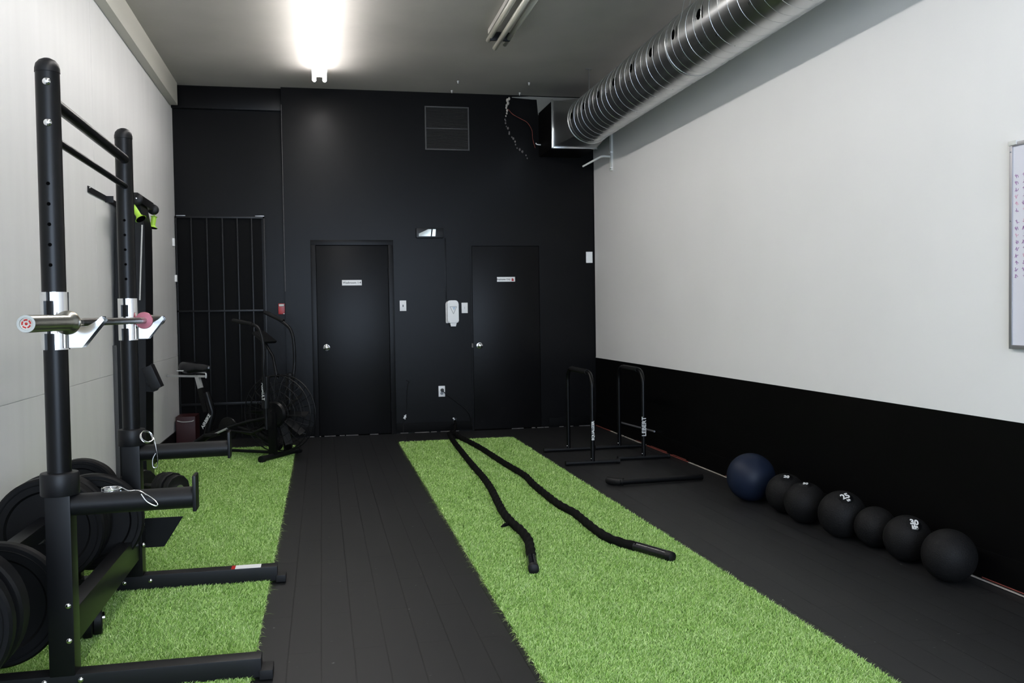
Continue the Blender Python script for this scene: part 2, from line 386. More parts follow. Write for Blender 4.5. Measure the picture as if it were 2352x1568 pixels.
plate('wall_plate', 2.925, 3.000, 1.838, 1.962, 'plain white cover plate high in the back right corner', 'blank')
# black cord from the outlet plug
tag(put(MB().tube(smooth_path([(1.272, YB-.036, .455), (1.33, YB-.035, .40), (1.42, YB-.03, .33), (1.56, YB-.03, .20), (1.60, YB-.03, .03)]), .004, 8).build('power_cord', M['rubber']), (1.272, YB-.036, .45)), 'black power cord drooping from the low wall outlet', 'cord')
# soap dispenser
c = (1.394, YB, 1.152); t = thing('soap_dispenser', c, 'white wall mounted soap dispenser with a triangle mark', 'dispenser'); L = Local(t)
x0, x1 = 1.334, 1.456
def rrect(x0, x1, z0, z1, rt, rb, n=6):
    pts = []
    for cx_, cz_, r_, a0 in ((x1-rb, z0+rb, rb, -90), (x1-rt, z1-rt, rt, 0), (x0+rt, z1-rt, rt, 90), (x0+rb, z0+rb, rb, 180)):
        for k in range(n+1):
            a = math.radians(a0+90*k/n); pts.append((cx_+r_*math.cos(a), cz_+r_*math.sin(a)))
    return pts
L.add(MB().prism(rrect(x0-.008, x1-.006, 1.188, 1.43, .04, .01), 'y', YB-.03, YB), 'back_housing', M['white_plastic'])
fc = MB().prism(rrect(x0, x1, 1.192, 1.434, .036, .018), 'y', YB-.105, YB-.03)
bmesh.ops.bevel(fc.bm, geom=[e for e in fc.bm.edges if all(abs(v.co.y-(YB-.105)) < 1e-5 for v in e.verts)], offset=.014, segments=4, affect='EDGES')
L.add(fc, 'cover', M['white_plastic'])
L.add(MB().prism([(1.362, 1.196), (1.372, 1.152), (1.424, 1.152), (1.434, 1.196)], 'y', YB-.095, YB-.03), 'nozzle', M['white_plastic'])
tri = MB()
for a, b in (((1.362, 1.366), (1.434, 1.366)), ((1.434, 1.366), (1.399, 1.288)), ((1.399, 1.288), (1.362, 1.366))):
    tri.tube([(a[0], YB-.1055, a[1]), (b[0], YB-.1055, b[1])], .0022, 6)
L.add(tri, 'triangle_mark', M['grey_print'])
L.add(MB().prism([(1.388, 1.362), (1.424, 1.362), (1.404, 1.325)], 'y', YB-.1062, YB-.1045), 'triangle_fill', M['blue_print'])
# glossy emergency sign above
c = (1.165, YB, 2.11); t = thing('emergency_sign', c, 'glossy black framed box reflecting the room above the right door gap', 'sign'); L = Local(t)
L.add(MB().box(1.018, 1.312, YB-.055, YB, 2.112, 2.216, .006), 'housing', M['powder'])
L.add(MB().prism([(1.043, 2.128), (1.171, 2.128), (1.181, 2.203), (1.145, 2.203), (1.043, 2.155)], 'y', YB-.0575, YB-.05), 'reflection_shape', M['mirror'])  # both panels are shaped like the pale reflection of the right wall
L.add(MB().prism([(1.186, 2.128), (1.222, 2.128), (1.228, 2.203), (1.196, 2.203)], 'y', YB-.0575, YB-.05), 'reflection_shape', M['mirror'])
# fire alarm pull station
c = (-.408, YR, 1.31); t = thing('fire_alarm', c, 'small red fire alarm pull station behind the exercise bike', 'alarm'); L = Local(t)
L.add(MB().box(-.445, -.378, YR-.045, YR, 1.312, 1.425, .004), 'housing', M['red'])
L.add(MB().box(-.438, -.386, YR-.052, YR-.044, 1.395, 1.417, .002), 'pull_bar', M['white_enamel'])
L.add(MB().box(-.395, -.380, YR-.05, YR-.044, 1.312, 1.320, .001), 'key_plate', M['white_plastic'])
# vent grille
c = (1.377, YB, 3.073); t = thing('vent_grille', c, 'square black louvred vent grille high on the back wall', 'vent'); L = Local(t)
vg = MB().box(1.135, 1.150, YB-.018, YB, 3.06, 3.53, .002).box(1.603, 1.618, YB-.018, YB, 3.06, 3.53, .002).box(1.150, 1.603, YB-.018, YB, 3.516, 3.531, .002).box(1.150, 1.603, YB-.018, YB, 3.06, 3.075, .002).box(1.150, 1.603, YB-.017, YB, 3.288, 3.297, .001)
L.add(vg, 'frame', M['dust'])
sl = MB()
for i in range(34):
    z = 3.079+i*.0129
    sl.prism([(YB-.014, z), (YB-.002, z+.010), (YB-.001, z+.009), (YB-.013, z-.001)], 'x', 1.151, 1.602)
L.add(sl, 'louvres', M['dust'])
# surface raceway line above the dispenser and hanging cords with clips
tag(put(MB().box(1.328, 1.342, YB-.006, YB, 1.44, 2.11, .001).build('cable_cover', M['black_paint']), (1.335, YB, 1.44)), 'thin black cable cover running up the wall above the dispenser', 'cable cover')
c = (.893, YB-.01, .176); t = thing('hanging_cord', c, 'thin black cord with a white clip hanging beside the left door', 'cord'); L = Local(t)
L.add(MB().tube(smooth_path([(.885, YB-.012, .575), (.915, YB-.014, .56), (.90, YB-.012, .52), (.888, YB-.01, .40), (.885, YB-.01, .28), (.862, YB-.012, .17), (.846, YB-.012, .10), (.84, YB-.03, .02)]), .0035, 8), 'cord', M['rubber'])
L.add(MB().cyl((.846, YB-.02, .165), (.876, YB-.02, .205), .006, 10).cyl((.858, YB-.02, .20), (.862, YB-.02, .155), .006, 10).sphere((.87, YB-.02, .18), .009, 12, 8), 'clip', M['white_plastic'])

# ------------------------------------------------------------------ security gate on the recessed wall
c = (-1.0, YR, 0); t = thing('security_gate', c, 'black barred security gate over a dark doorway at the back left', 'gate'); L = Local(t)
L.add(MB().box(-1.462, -.60, YR-.006, YR, 0.02, 2.33), 'dark_panel', M['black_low'])
L.add(MB().box(-1.465, -.563, YR-.050, YR-.03, 2.322, 2.342, .002).box(-1.465, -.60, YR-.050, YR-.03, 1.345, 1.365, .002).box(-1.465, -.60, YR-.052, YR-.03, .365, .395, .002)
      .box(-.585, -.563, YR-.05, YR-.03, .02, 2.34, .002).box(-1.465, -1.447, YR-.05, YR-.03, .02, 2.34, .002), 'gate_frame', M['powder'])
for x in (-1.305, -1.15, -.995, -.845, -.700):
    L.add(MB().box(x-.007, x+.007, YR-.047, YR-.033, .03, 2.325, .001), 'bar', M['powder'])
for xa in (-1.45, -.66): L.add(MB().box(xa, xa+.09, YR-.054, YR-.03, 2.343, 2.350, .001), 'hinge', M['alu'])
# two small pale switches by the left corner
for (y, z0, z1) in ((9.86, 2.02, 2.10), (9.95, 1.66, 1.73)):
    o = put(MB().box(XL, XL+.022, y-.022, y+.022, z0, z1, .003).build('wall_switch', M['white_plastic']), (XL, y, (z0+z1)/2))
    tag(o, 'small white wall switch near the back left corner, %s of two' % ('upper' if z0 > 2 else 'lower'), 'switch', 'corner wall switches')

# ------------------------------------------------------------------ ceiling lights
def strip_light(y0, y1, label, dx=0):
    c = (.028, (y0+y1)/2, ZC); t = thing('strip_light', c, label, 'ceiling light', 'lit strip lights in a row'); L = Local(t)
    L.add(MB().box(-.014, .072, y0+.06, y1-.055, ZC-.090, ZC, .004), 'housing', M['white_enamel'])
    for x in (-.020, .078):
        L.add(MB().tube([(x, y0, ZC-.118), (x, y0+.01, ZC-.118), (x, y1-.01, ZC-.118), (x, y1, ZC-.118)], [.012, .019, .019, .012], 20), 'tube', M['tube_lit'])
    for yy in (y0+.07, y1-.09):
        L.add(MB().box(-.034, .09, yy-.01, yy+.012, ZC-.108, ZC-.085, .002), 'tube_holder', M['white_enamel'])
    t.location.x += dx
strip_light(6.72, 9.10, 'lit twin tube strip light nearest the black back wall')
strip_light(4.25, 6.69, 'lit twin tube strip light over the squat rack')
strip_light(1.70, 4.14, 'lit twin tube strip light over the front of the turf')
strip_light(-.85, 1.59, 'lit twin tube strip light behind the camera')
strip_light(-2.6, -.16, 'added unseen twin tube strip light near the shopfront, brightening the left wall', 1.48)  # added out-of-view fixture, brightens the lower left wall
c = (1.50, 7.16, ZC); t = thing('strip_light', c, 'unlit three tube strip light near the silver duct', 'ceiling light'); L = Local(t)
L.add(MB().box(1.425, 1.615, 6.62, 7.66, ZC-.04, ZC, .004), 'housing', M['ceiling'])
for x, y0, y1, z in ((1.437, 6.53, 7.72, ZC-.075), (1.508, 6.53, 7.80, ZC-.115), (1.592, 6.56, 7.78, ZC-.085)):
    L.add(MB().tube([(x, y0, z), (x, y0+.012, z), (x, y1-.012, z), (x, y1, z)], [.014, .022, .022, .014], 20), 'tube', M['cream_tube'])
for yy in (6.56, 7.60):
    L.add(MB().box(1.43, 1.60, yy-.012, yy+.012, ZC-.11, ZC-.035, .003), 'tube_holder', M['powder_soft'])
for (x, y) in ((1.426, 9.39), (2.166, 9.354), (1.419, 9.80), (2.163, 9.80)):
    o = put(MB().cyl((x, y, ZC-.028), (x, y, ZC), .008, 12).cyl((x, y, ZC-.012), (x, y, ZC), .013, 6).build('ceiling_anchor', M['silver']), (x, y, ZC))
    tag(o, 'short bright anchor stub in the ceiling, %s %s of the four' % ('left' if x < 2 else 'right', 'front' if y < 9.6 else 'rear'), 'anchor', 'ceiling anchor stubs')

# ------------------------------------------------------------------ spiral duct
DX, DZ, DR = 2.63, 3.175, .2286; DY0, DY1 = -2.9, 8.70
HOLES = [8.588-.4355*i for i in range(26)]
c = (DX, 3.0, DZ); t = thing('spiral_duct', c, 'large galvanised spiral air duct hung along the right of the ceiling', 'duct'); L = Local(t)
bm = bmesh.new(); N = 96
ys = sorted(set([DY0, DY1]+[round(v, 4) for h_ in HOLES for v in (h_-.05, h_+.05) if DY0 < v < DY1]+[round(DY0+i*.1, 4) for i in range(1, 116)]))
ys = [y for y in ys if not any(h_-.0499 < y < h_+.0499 for h_ in HOLES)]
a_half = .05/DR
A0, A1 = PI-.03-a_half, PI-.03+a_half                     # angular window of each round hole, facing the room
angs = [A1+(2*PI-(A1-A0))*i/(N-1) for i in range(N)]
vt = {}
def V(y, a):
    k = (round(y, 4), round(a % (2*PI), 5))
    if k not in vt: vt[k] = bm.verts.new((DX+DR*math.cos(a), y, DZ+DR*math.sin(a)))
    return vt[k]
for ya, yb in zip(ys, ys[1:]):
    for a, b in zip(angs, angs[1:]): bm.faces.new((V(ya, a), V(yb, a), V(yb, b), V(ya, b)))
    hs = [h_ for h_ in HOLES if ya < h_ < yb]
    if not hs: bm.faces.new((V(ya, A0), V(yb, A0), V(yb, A1), V(ya, A1)))
    else:
        h_ = hs[0]; ring = []; outer = []; K = 24
        for k in range(K):
            q = 2*PI*k/K; dy, da = .034*math.cos(q), .034*math.sin(q)/DR
            ring.append(bm.verts.new((DX+DR*math.cos(PI-.03+da), h_+dy, DZ+DR*math.sin(PI-.03+da))))
            s_ = max(abs(math.cos(q)), abs(math.sin(q))); oy, oa = h_+.05*math.cos(q)/s_, PI-.03+a_half*math.sin(q)/s_
            outer.append(V(oy, oa))
        for k in range(K): bm.faces.new((ring[k], ring[(k+1) % K], outer[(k+1) % K], outer[k]))
mb = MB(); mb.bm.free(); mb.bm = bm
dp = L.add(mb, 'duct_pipe', M['galv'])
me_ = dp.data; nrm = []
for v in me_.vertices:
    p = v.co+dp.parent.location; q = Vector((p.x-DX, 0, p.z-DZ)).normalized(); nrm.append(q)
for p_ in me_.polygons:
    if p_.normal.dot(nrm[p_.vertices[0]]) < 0: p_.flip()
me_.normals_split_custom_set_from_vertices(nrm)
n_t = int((DY1-DY0)/.1245); pts = []
for i in range(n_t*48+1):
    a = 2*PI*i/48; y = DY1-.02-.1245*i/48
    if y < 3.8: break
    pts.append((DX+(DR+.0005)*math.cos(-a), y, DZ+(DR+.0005)*math.sin(-a)))
L.add(MB().tube(pts, .0015, 6), 'spiral_seam', M['galv'])
# smaller ring collar where the pipe joins the transition
L.add(MB().tube([(DX+(DR+.002)*math.cos(a), DY1, DZ+(DR+.002)*math.sin(a)) for a in [2*PI*k/64 for k in range(64)]], .005, 8, closed=True), 'joint_ring', M['galv'])
L.add(MB().tube([(DX+(DR+.001)*math.cos(a), 6.12, DZ+(DR+.001)*math.sin(a)) for a in [2*PI*k/64 for k in range(64)]], .0035, 6, closed=True), 'hanger_band', M['galv'])
# round to square transition
bx0, bx1, bz0, bz1, BY = 2.398, 2.874, 3.010, 3.490, 9.30
tr = MB(); K = 64; A = []; B = []
for k in range(K):
    q = 2*PI*k/K; s_ = max(abs(math.cos(q)), abs(math.sin(q)))
    A.append(tr.bm.verts.new((DX+DR*math.cos(q), DY1, DZ+DR*math.sin(q))))
    B.append(tr.bm.verts.new(((bx0+bx1)/2+(bx1-bx0)/2*math.cos(q)/s_, BY, (bz0+bz1)/2+(bz1-bz0)/2*math.sin(q)/s_)))
for k in range(K): tr.bm.faces.new((A[k], A[(k+1) % K], B[(k+1) % K], B[k]))
L.add(tr, 'transition_piece', M['galv'])
L.add(MB().box(bx0, bx1, BY+.001, YB-.002, bz0, bz1, .002), 'duct_box', M['black_low'], label='black painted square duct box against the wall')
fl = MB().box(bx0-.012, bx0+.006, BY-.01, BY+.012, bz0-.012, bz1+.01, .002).box(bx0+.006, bx1+.005, BY-.01, BY+.02, bz0-.012, bz0+.006, .002)
L.add(fl, 'flange', M['chrome'], label='bright taped flange edge')
L.add(MB().box(DX-.002, DX+.002, DY1+.03, DY1+.05, DZ+DR-.06, ZC, .0005).box(DX-.03, DX+.03, DY1+.03, DY1+.05, ZC-.006, ZC), 'hanger_strap', M['galv'])
L.add(MB().tube([(2.41, 5.86, DZ+.06), (2.50, 5.86, ZC)], .0025, 6).tube([(2.47, 5.86, DZ+.15), (2.56, 5.86, ZC)], .0025, 6), 'hanger_wire', M['galv'])
# loose wires and torn plaster left of the duct box
c = (2.1, YB, 3.4); t = thing('loose_wire', c, 'thin red loose wire curling to the black duct box', 'wire'); L = Local(t)
L.add(MB().tube(smooth_path([(2.05, YB-.03, 3.52), (2.10, YB-.05, 3.46), (2.19, YB-.06, 3.41), (2.26, YB-.06, 3.37), (2.31, YB-.05, 3.29), (2.32, YB-.04, 3.20), (2.345, YB-.05, 3.10)]), .0028, 6), 'wire', M['rust'])
L.add(MB().tube(smooth_path([(2.335, YB-.12, 3.14), (2.35, YB-.125, 3.125), (2.39, YB-.12, 3.122)]), .006, 8), 'wire_tip', M['white_plastic'])
c = (2.05, YB, 3.55); t = thing('torn_plaster', c, 'crumbled pale plaster edge at the ceiling left of the duct', 'plaster'); L = Local(t)
pb = MB()
for i, (x, z, s_) in enumerate([(2.07, 3.64, .012), (2.05, 3.62, .016), (2.055, 3.59, .014), (2.04, 3.565, .012), (2.035, 3.54, .010), (2.045, 3.51, .011), (2.04, 3.48, .009), (2.03, 3.45, .007)]):
    pb.sphere((x, YB-.004, z), s_, 10, 6, (1, .6, 1.5))
L.add(pb, 'bright_crumbs', M['bare_edge'])['kind'] = 'stuff'
pd = MB()
for i in range(16):
    f_ = i/15; pd.sphere((2.03+.02*f_+.22*f_*f_+random.uniform(-.012, .012), YB-.003, 3.42-.42*f_+random.uniform(-.01, .01)), random.uniform(.006, .012), 8, 5, (1, .5, 1.4))
L.add(pd, 'dull_crumbs', M['bare_dim'])['kind'] = 'stuff'
# wall rail with a sloping bracket arm under the duct
c = (3.0, 9.24, 2.76); t = thing('shelf_bracket', c, 'white slotted wall rail with a sloping bracket arm below the duct', 'bracket'); L = Local(t)
L.add(MB().box(XR-.022, XR, 9.212, 9.226, 2.765, 3.42, .002).box(XR-.022, XR, 9.250, 9.264, 2.765, 3.42, .002).box(XR-.006, XR, 9.226, 9.25, 2.765, 3.42), 'rail', M['white_enamel'])
L.add(MB().box(XR-.03, XR-.004, 9.205, 9.27, 2.945, 2.965, .003), 'rail_clip', M['white_plastic'])
L.add(MB().box(XR-.028, XR-.004, 9.207, 9.268, 2.79, 2.80, .002), 'rail_clip', M['white_plastic'])
L.add(MB().tube([(XR-.02, 9.236, 2.912), (2.93, 9.236, 2.915), (2.90, 9.236, 2.91), (2.70, 9.236, 2.803)], [.012, .012, .012, .009], 12), 'arm', M['white_enamel'])

# ------------------------------------------------------------------ whiteboard
c = (XR, 2.97, 1.10); t = thing('whiteboard', c, 'aluminium framed whiteboard with violet handwriting on the right wall', 'whiteboard'); L = Local(t)
y0, y1, z0, z1 = 2.40, 3.547, 1.098, 2.010
L.add(MB().box(XR-.014, XR-.002, y0+.01, y1-.01, z0+.01, z1-.01), 'board', M['whiteboard'])
L.add(MB().box(XR-.020, XR, y1-.018, y1, z0, z1, .002).box(XR-.020, XR, y0, y0+.018, z0, z1, .002).box(XR-.0195, XR, y0, y1, z0, z0+.018, .002).box(XR-.0195, XR, y0, y1, z1-.018, z1, .002), 'frame', M['alu'])
L.add(MB().box(XR-.024, XR, y1-.045, y1+.003, z1-.012, z1+.008, .003), 'corner_cap', M['white_enamel'])
for z in (z1-.04, 1.665):
    L.add(MB().cyl((XR-.022, y1-.009, z), (XR-.019, y1-.009, z), .0035, 8), 'screw', M['grey_print'])
sc = MB(); pk = MB()
for blk, (za, zb) in enumerate(((1.86, 1.69), (1.66, 1.40))):
    z = za
    while z > zb:
        for j in range(5):
            yy = y1-.03-j*.045+random.uniform(-.004, .004); dst = pk if random.random() < .25 else sc
            dst.tube([(XR-.0148, yy-.016*k_, z+random.uniform(-.008, .008)) for k_ in (0, .35, .7, 1, 1.3)], .0011, 4)
            dst.tube([(XR-.0148, yy-.006, z+.009), (XR-.0148, yy-.01, z-.008)], .0011, 4)
        z -= .030
L.add(sc, 'handwriting', M['violet_ink'])['kind'] = 'stuff'; L.add(pk, 'handwriting', M['pink_ink'], label='pink handwriting')['kind'] = 'stuff'

# ------------------------------------------------------------------ turf
def turf(name, x0, x1, y0, y1, label, cut=None):
    root = thing(name, ((x0+x1)/2, (y0+y1)/2, 0), label, 'turf'); L = Local(root)
    b = MB()
    if cut:
        b.box(x0, x1, y0, y1, .001, .0075)
    else: b.box(x0, x1, y0, y1, .001, .0075)
    L.add(b, 'backing', M['turf_base'])
    rng = np.random.default_rng(5 if cut else 9)
    ox, oy = root.location.x, root.location.y
    V_, n_all = [], 0
    y = y0
    while y < y1:
        dy = .25; yc = y+dy/2
        dens = 62000*min(1, (3.1/max(yc, 2.2))**1.35)
        if yc < 2.4: dens = 9000
        yy1 = min(y+dy, y1); n = int(dens*(x1-x0)*(yy1-y))
        px = rng.uniform(x0, x1, n); py = rng.uniform(y, yy1, n)
        if cut:
            k = ~((np.abs(py-(cut[2]+.004*np.sin(px*60))) < .010) & (px > cut[0]) & (px < cut[1])); px, py = px[k], py[k]; n = len(px)
        hgt = rng.uniform(.011, .020, n)
        # tufts lean together with a slowly turning direction
        lean = rng.uniform(0, 2*np.pi, n)*(rng.random(n) < .6)+rng.normal(0, 1.1, n)+.5*np.sin(px*23+py*9); ln = rng.uniform(.006, .019, n)
        wd = .0011*max(1, (yc/3.0)**.75)*rng.uniform(.8, 1.3, n); wa = rng.uniform(0, 2*np.pi, n)
        base = np.stack([px-ox, py-oy, np.full(n, .006)], 1); off = np.stack([np.cos(wa)*wd, np.sin(wa)*wd, np.zeros(n)], 1)
        dirv = np.stack([np.cos(lean), np.sin(lean), np.zeros(n)], 1)
        midp = base+dirv*(ln*.35)[:, None]+np.stack([np.zeros(n), np.zeros(n), hgt*.65], 1)
        tip = base+dirv*ln[:, None]+np.stack([np.zeros(n), np.zeros(n), hgt], 1)
        V_.append(np.stack([base-off, base+off, midp+off*.9, midp-off*.9, tip], 1)); n_all += n
        y += dy
    # stray loose fibres along the long edges
    for ex, sg in ((x0, -1), (x1, 1)):
        n = int((y1-y0)*260); py = rng.uniform(y0, y1, n); px = ex+sg*rng.uniform(-.004, .004, n); ln = rng.exponential(.009, n)+.004; a = rng.normal(0, .7, n)
        base = np.stack([px-ox, py-oy, np.full(n, .006)], 1); d = np.stack([sg*np.cos(a), np.sin(a), np.zeros(n)], 1); off = np.stack([-d[:, 1], d[:, 0], d[:, 2]], 1)*.0010
        tip = base+d*ln[:, None]; tip[:, 2] = .0035; midp = base+d*(ln*.5)[:, None]; midp[:, 2] = .010
        V_.append(np.stack([base-off, base+off, midp+off, midp-off, tip], 1)); n_all += n
    vv = np.concatenate(V_).astype(np.float32)
    me = bpy.data.meshes.new('blades'); me.vertices.add(n_all*5); me.vertices.foreach_set('co', vv.ravel())
    me.loops.add(n_all*7); me.polygons.add(n_all*2)
    b0 = (np.arange(n_all)*5)[:, None]; idx = (b0+np.array([[0, 1, 2, 3, 3, 2, 4]])).astype(np.int32).ravel(); me.loops.foreach_set('vertex_index', idx)
    st = ((np.arange(n_all)*7)[:, None]+np.array([[0, 4]])).astype(np.int32).ravel(); me.polygons.foreach_set('loop_start', st)
    me.update(calc_edges=True); me.materials.append(M['turf'])
    o = bpy.data.objects.new('blades', me); C.objects.link(o); o.parent = root; o['kind'] = 'stuff'
    return root
turf('turf_strip', .737, 1.898, 1.6, 9.17, 'long strip of green artificial turf under the battle ropes', cut=(1.58, 1.86, 5.305))
turf('turf_strip', XL+.014, -.274, 2.6, 9.25, 'green artificial turf along the left wall under the squat rack')

# ------------------------------------------------------------------ battle ropes
def rope(pts, label, sleeve_len, tuft=None):
    pts = [(x, y, .037) for x, y in pts]; pts[0] = (pts[0][0], pts[0][1], .05)
    P = smooth_path(pts, 16); t = thing('battle_rope', P[-1], label, 'rope', 'battle ropes on the turf'); L = Local(t)
    ln = [0]
    for a, b in zip(P, P[1:]): ln.append(ln[-1]+(b-a).length)
    tot = ln[-1]
    n = 18; mb = MB(); rings = []
    for i, p in enumerate(P):
        if ln[i] > tot-sleeve_len+.02: break
        tg = (P[min(i+1, len(P)-1)]-P[max(i-1, 0)]).normalized(); sd = Vector((0, 0, 1)).cross(tg).normalized(); up = tg.cross(sd)
        ring = []
        for k in range(n):
            a = 2*PI*k/n; rad = .0250+.0020*math.cos(3*(a)-ln[i]*62)+.0008*math.sin(ln[i]*23)
            ring.append(mb.bm.verts.new(p+(sd*math.cos(a)+up*math.sin(a))*rad))
        rings.append(ring)
    for A_, B_ in zip(rings, rings[1:]):
        for k in range(n): mb.bm.faces.new((A_[k], A_[(k+1) % n], B_[(k+1) % n], B_[k]))
    mb.bm.faces.new(rings[0][::-1]); mb.bm.faces.new(rings[-1])
    L.add(mb, 'rope_body', M['rope'])
    sp = [p for i, p in enumerate(P) if ln[i] > tot-sleeve_len]
    rad = [.0262+.0006*math.sin(i*2.1) for i in range(len(sp))]; rad[-1] = .018
    L.add(MB().tube(sp, rad, 20), 'end_sleeve', M['sleeve'], label='shiny black sleeve on the rope end')
    tip = (sp[-1]-sp[-2]).normalized()
    L.add(MB().tube([sp[-1]-tip*.03, sp[-1]-tip*.004, sp[-1]+tip*.006, sp[-1]+tip*.012], [.0272, .0278, .025, .012], 20), 'end_cap', M['rubber'])
    if tuft:
        L.add(MB().tube([tuft, (tuft[0]-.035, tuft[1]-.02, .03), (tuft[0]-.06, tuft[1]-.035, .024)], [.008, .012, .005], 8), 'tape_tab', M['rope'])
    return t
rope([(1.270, 9.35), (1.247, 8.90), (1.223, 8.242), (1.199, 7.479), (1.186, 6.86), (1.162, 6.402), (1.122, 5.947), (1.093, 5.575), (1.092, 5.296), (1.101, 5.093), (1.091, 4.879), (1.059, 4.697), (1.018, 4.48), (.991, 4.326)],
     'shorter left battle rope, its end turned towards the camera', .20, (1.08, 5.33, .03))
rope([(1.330, 9.33), (1.355, 9.10), (1.399, 8.706), (1.432, 8.259), (1.465, 7.537), (1.507, 6.862), (1.491, 6.496), (1.487, 6.068), (1.493, 5.729), (1.521, 5.481), (1.519, 5.236), (1.518, 5.001), (1.532, 4.819), (1.576, 4.68), (1.631, 4.571), (1.681, 4.458), (1.721, 4.361)],
     'longer right battle rope, its sleeved end swinging to the right', .27)
c = (1.40, YB, .12); t = thing('rope_anchor', c, 'wall anchor with a white clip and black strap holding the ropes', 'anchor'); L = Local(t)
L.add(MB().box(1.385, 1.43, YB-.026, YB-.014, .085, .15, .003), 'wall_plate', M['powder'])
L.add(MB().cyl((1.393, YB-.03, .142), (1.408, YB-.03, .118), .0075, 10).sphere((1.390, YB-.032, .146), .010, 12, 8), 'clip', M['white_plastic'])
L.add(MB().tube(smooth_path([(1.405, YB-.035, .12), (1.40, YB-.10, .10), (1.37, YB-.30, .075), (1.335, YB-.46, .06), (1.30, YB-.56, .055)]), .013, 10), 'strap', M['rope'])
L.add(MB().tube(smooth_path([(1.262, 9.36, .05), (1.30, 9.40, .055), (1.335, 9.35, .05)], 5), .021, 12), 'rope_loop', M['rope'])

# ------------------------------------------------------------------ squat rack
PX, P1, P2 = -.887, 3.36, 4.57
c = (PX, (P1+P2)/2, 0); rack = thing('squat_rack', c, 'tall black squat rack with round uprights by the left wall', 'rack'); L = Local(rack)
for i, py in enumerate((P1, P2)):
    dz = .0 if i == 0 else .006
    up_ = MB().cyl((PX, py, .56), (PX, py, 2.122+dz), .0385, 32)
    upo = L.add(up_, 'upright', M['powder'])
    caps = MB().lathe([(.0385, 0), (.0400, .001), (.0398, .014), (.036, .030), (.026, .042), (.012, .049), (0, .050)], T(PX, py, 2.122+dz), 32)
    L.add(caps, 'end_cap', M['powder_soft'], upo)
    for z in [1.475+.068*k for k in range(5)]:
        L.add(MB().lathe([(0, 0), (.0062, 0), (.0062, .0006), (0, .0006)], T(PX+.0380*math.sin(.05), py-.0380*math.cos(.05), z) @ R('Z', 3) @ R('X', 90), 14), 'pin_hole', M['dark_void'], upo)
    L.add(MB().box(PX-.041, PX+.041, py-.041, py+.041, .0785, .70, .006), 'lower_upright', M['powder'])
    L.add(MB().lathe([(.0400, 0), (.060, .0), (.062, .004), (.062, .070), (.059, .076), (.0395, .078)], T(PX, py, .695), 32), 'locking_collar', M['powder_soft'])
    # round spotter arm with an end stop
    arm = L.add(MB().cyl((PX+.03, py, .657), (-.447, py, .662), .0375, 28), 'spotter_arm', M['powder_soft'])
    L.add(MB().box(-.452, -.440, py-.042, py+.042, .618, .742, .003), 'end_stop', M['powder'], arm)
    # foot beam
    ft = L.add(MB().box(-1.36, -.235, py-.0375, py+.0375, .014, .082, .004), 'foot_beam', M['powder_soft'])
    L.add(MB().box(-.242, -.195, py-.045, py+.045, .006, .040, .005), 'rubber_foot', M['rubber'], ft)
    L.add(MB().box(-1.385, -1.345, py-.045, py+.045, .006, .088, .005), 'rubber_foot', M['rubber'], ft)
    for bx_, bz_ in (((-.862, .32), (-.862, .20), (-.83, .062), (-.945, .062)) if i == 0 else ((-.925, .315), (-.842, .325), (-.925, .215), (-.842, .228), (-.93, .052), (-.815, .055))):
        yy = py-.0415 if bz_ > .12 else py-.038
        L.add(MB().lathe([(0, -.007), (.006, -.006), (.0098, -.003), (.0105, 0), (0, 0)], T(bx_, yy, bz_) @ R('X', -90), 14), 'bolt', M['chrome'], label='bright dome headed bolt')
    # rear stub posts carrying the storage pegs
    L.add(MB().box(-1.18, -1.12, py-.03, py+.03, .082, .46, .004), 'storage_post', M['powder'])
# white and red sticker on the far beam
L.add(MB().box(-.432, -.312, P2-.034, P2+.030, .0822, .0828), 'sticker', M['white_plastic'], label='white warning sticker')
L.add(MB().box(-.450, -.432, P2-.034, P2+.030, .0822, .0828), 'sticker_edge', M['red'])
# top bars between the uprights, through bolted
L.add(MB().cyl((PX+.008, P1, 2.030), (PX+.008, P2-.030, 2.030), .0215, 24), 'pull_up_bar', M['powder'])
L.add(MB().cyl((PX+.008, P1, 1.905), (PX+.008, P2-.030, 1.905), .0135, 20), 'pull_up_bar', M['powder'], label='thinner lower bar')
for z in (2.086, 1.950):
    L.add(MB().lathe([(0, -.009), (.008, -.008), (.0125, -.004), (.0135, 0), (0, 0)], T(PX+.006, P1-.0375, z) @ R('X', -90), 16), 'bolt', M['chrome'], label='bright dome headed bolt')
# cross member and gusset plates
L.add(MB().box(PX-.03, PX+.03, P1+.04, P2-.04, .165, .285, .004), 'cross_member', M['powder'])
for py in (P2,):
    L.add(MB().prism([(PX-.20, .335), (PX+.215, .335), (PX+.125, .195), (PX-.125, .195)], 'y', py+.042, py+.048), 'gusset_plate', M['powder'])
L.add(MB().box(-1.18, -1.12, P1, P2, .40, .46, .004), 'storage_rail', M['powder'])
def peg(y0, y1, z=.43, x=-1.15):
    L.add(MB().cyl((x, y0, z), (x, y1, z), .024, 20), 'storage_peg', M['steel'])
peg(P1-.44, P1-.03, .38); peg(P2-.55, P2-.03, .40); peg(P1+.03, P1+.34, .28); peg(P2+.03, P2+.55, .45)
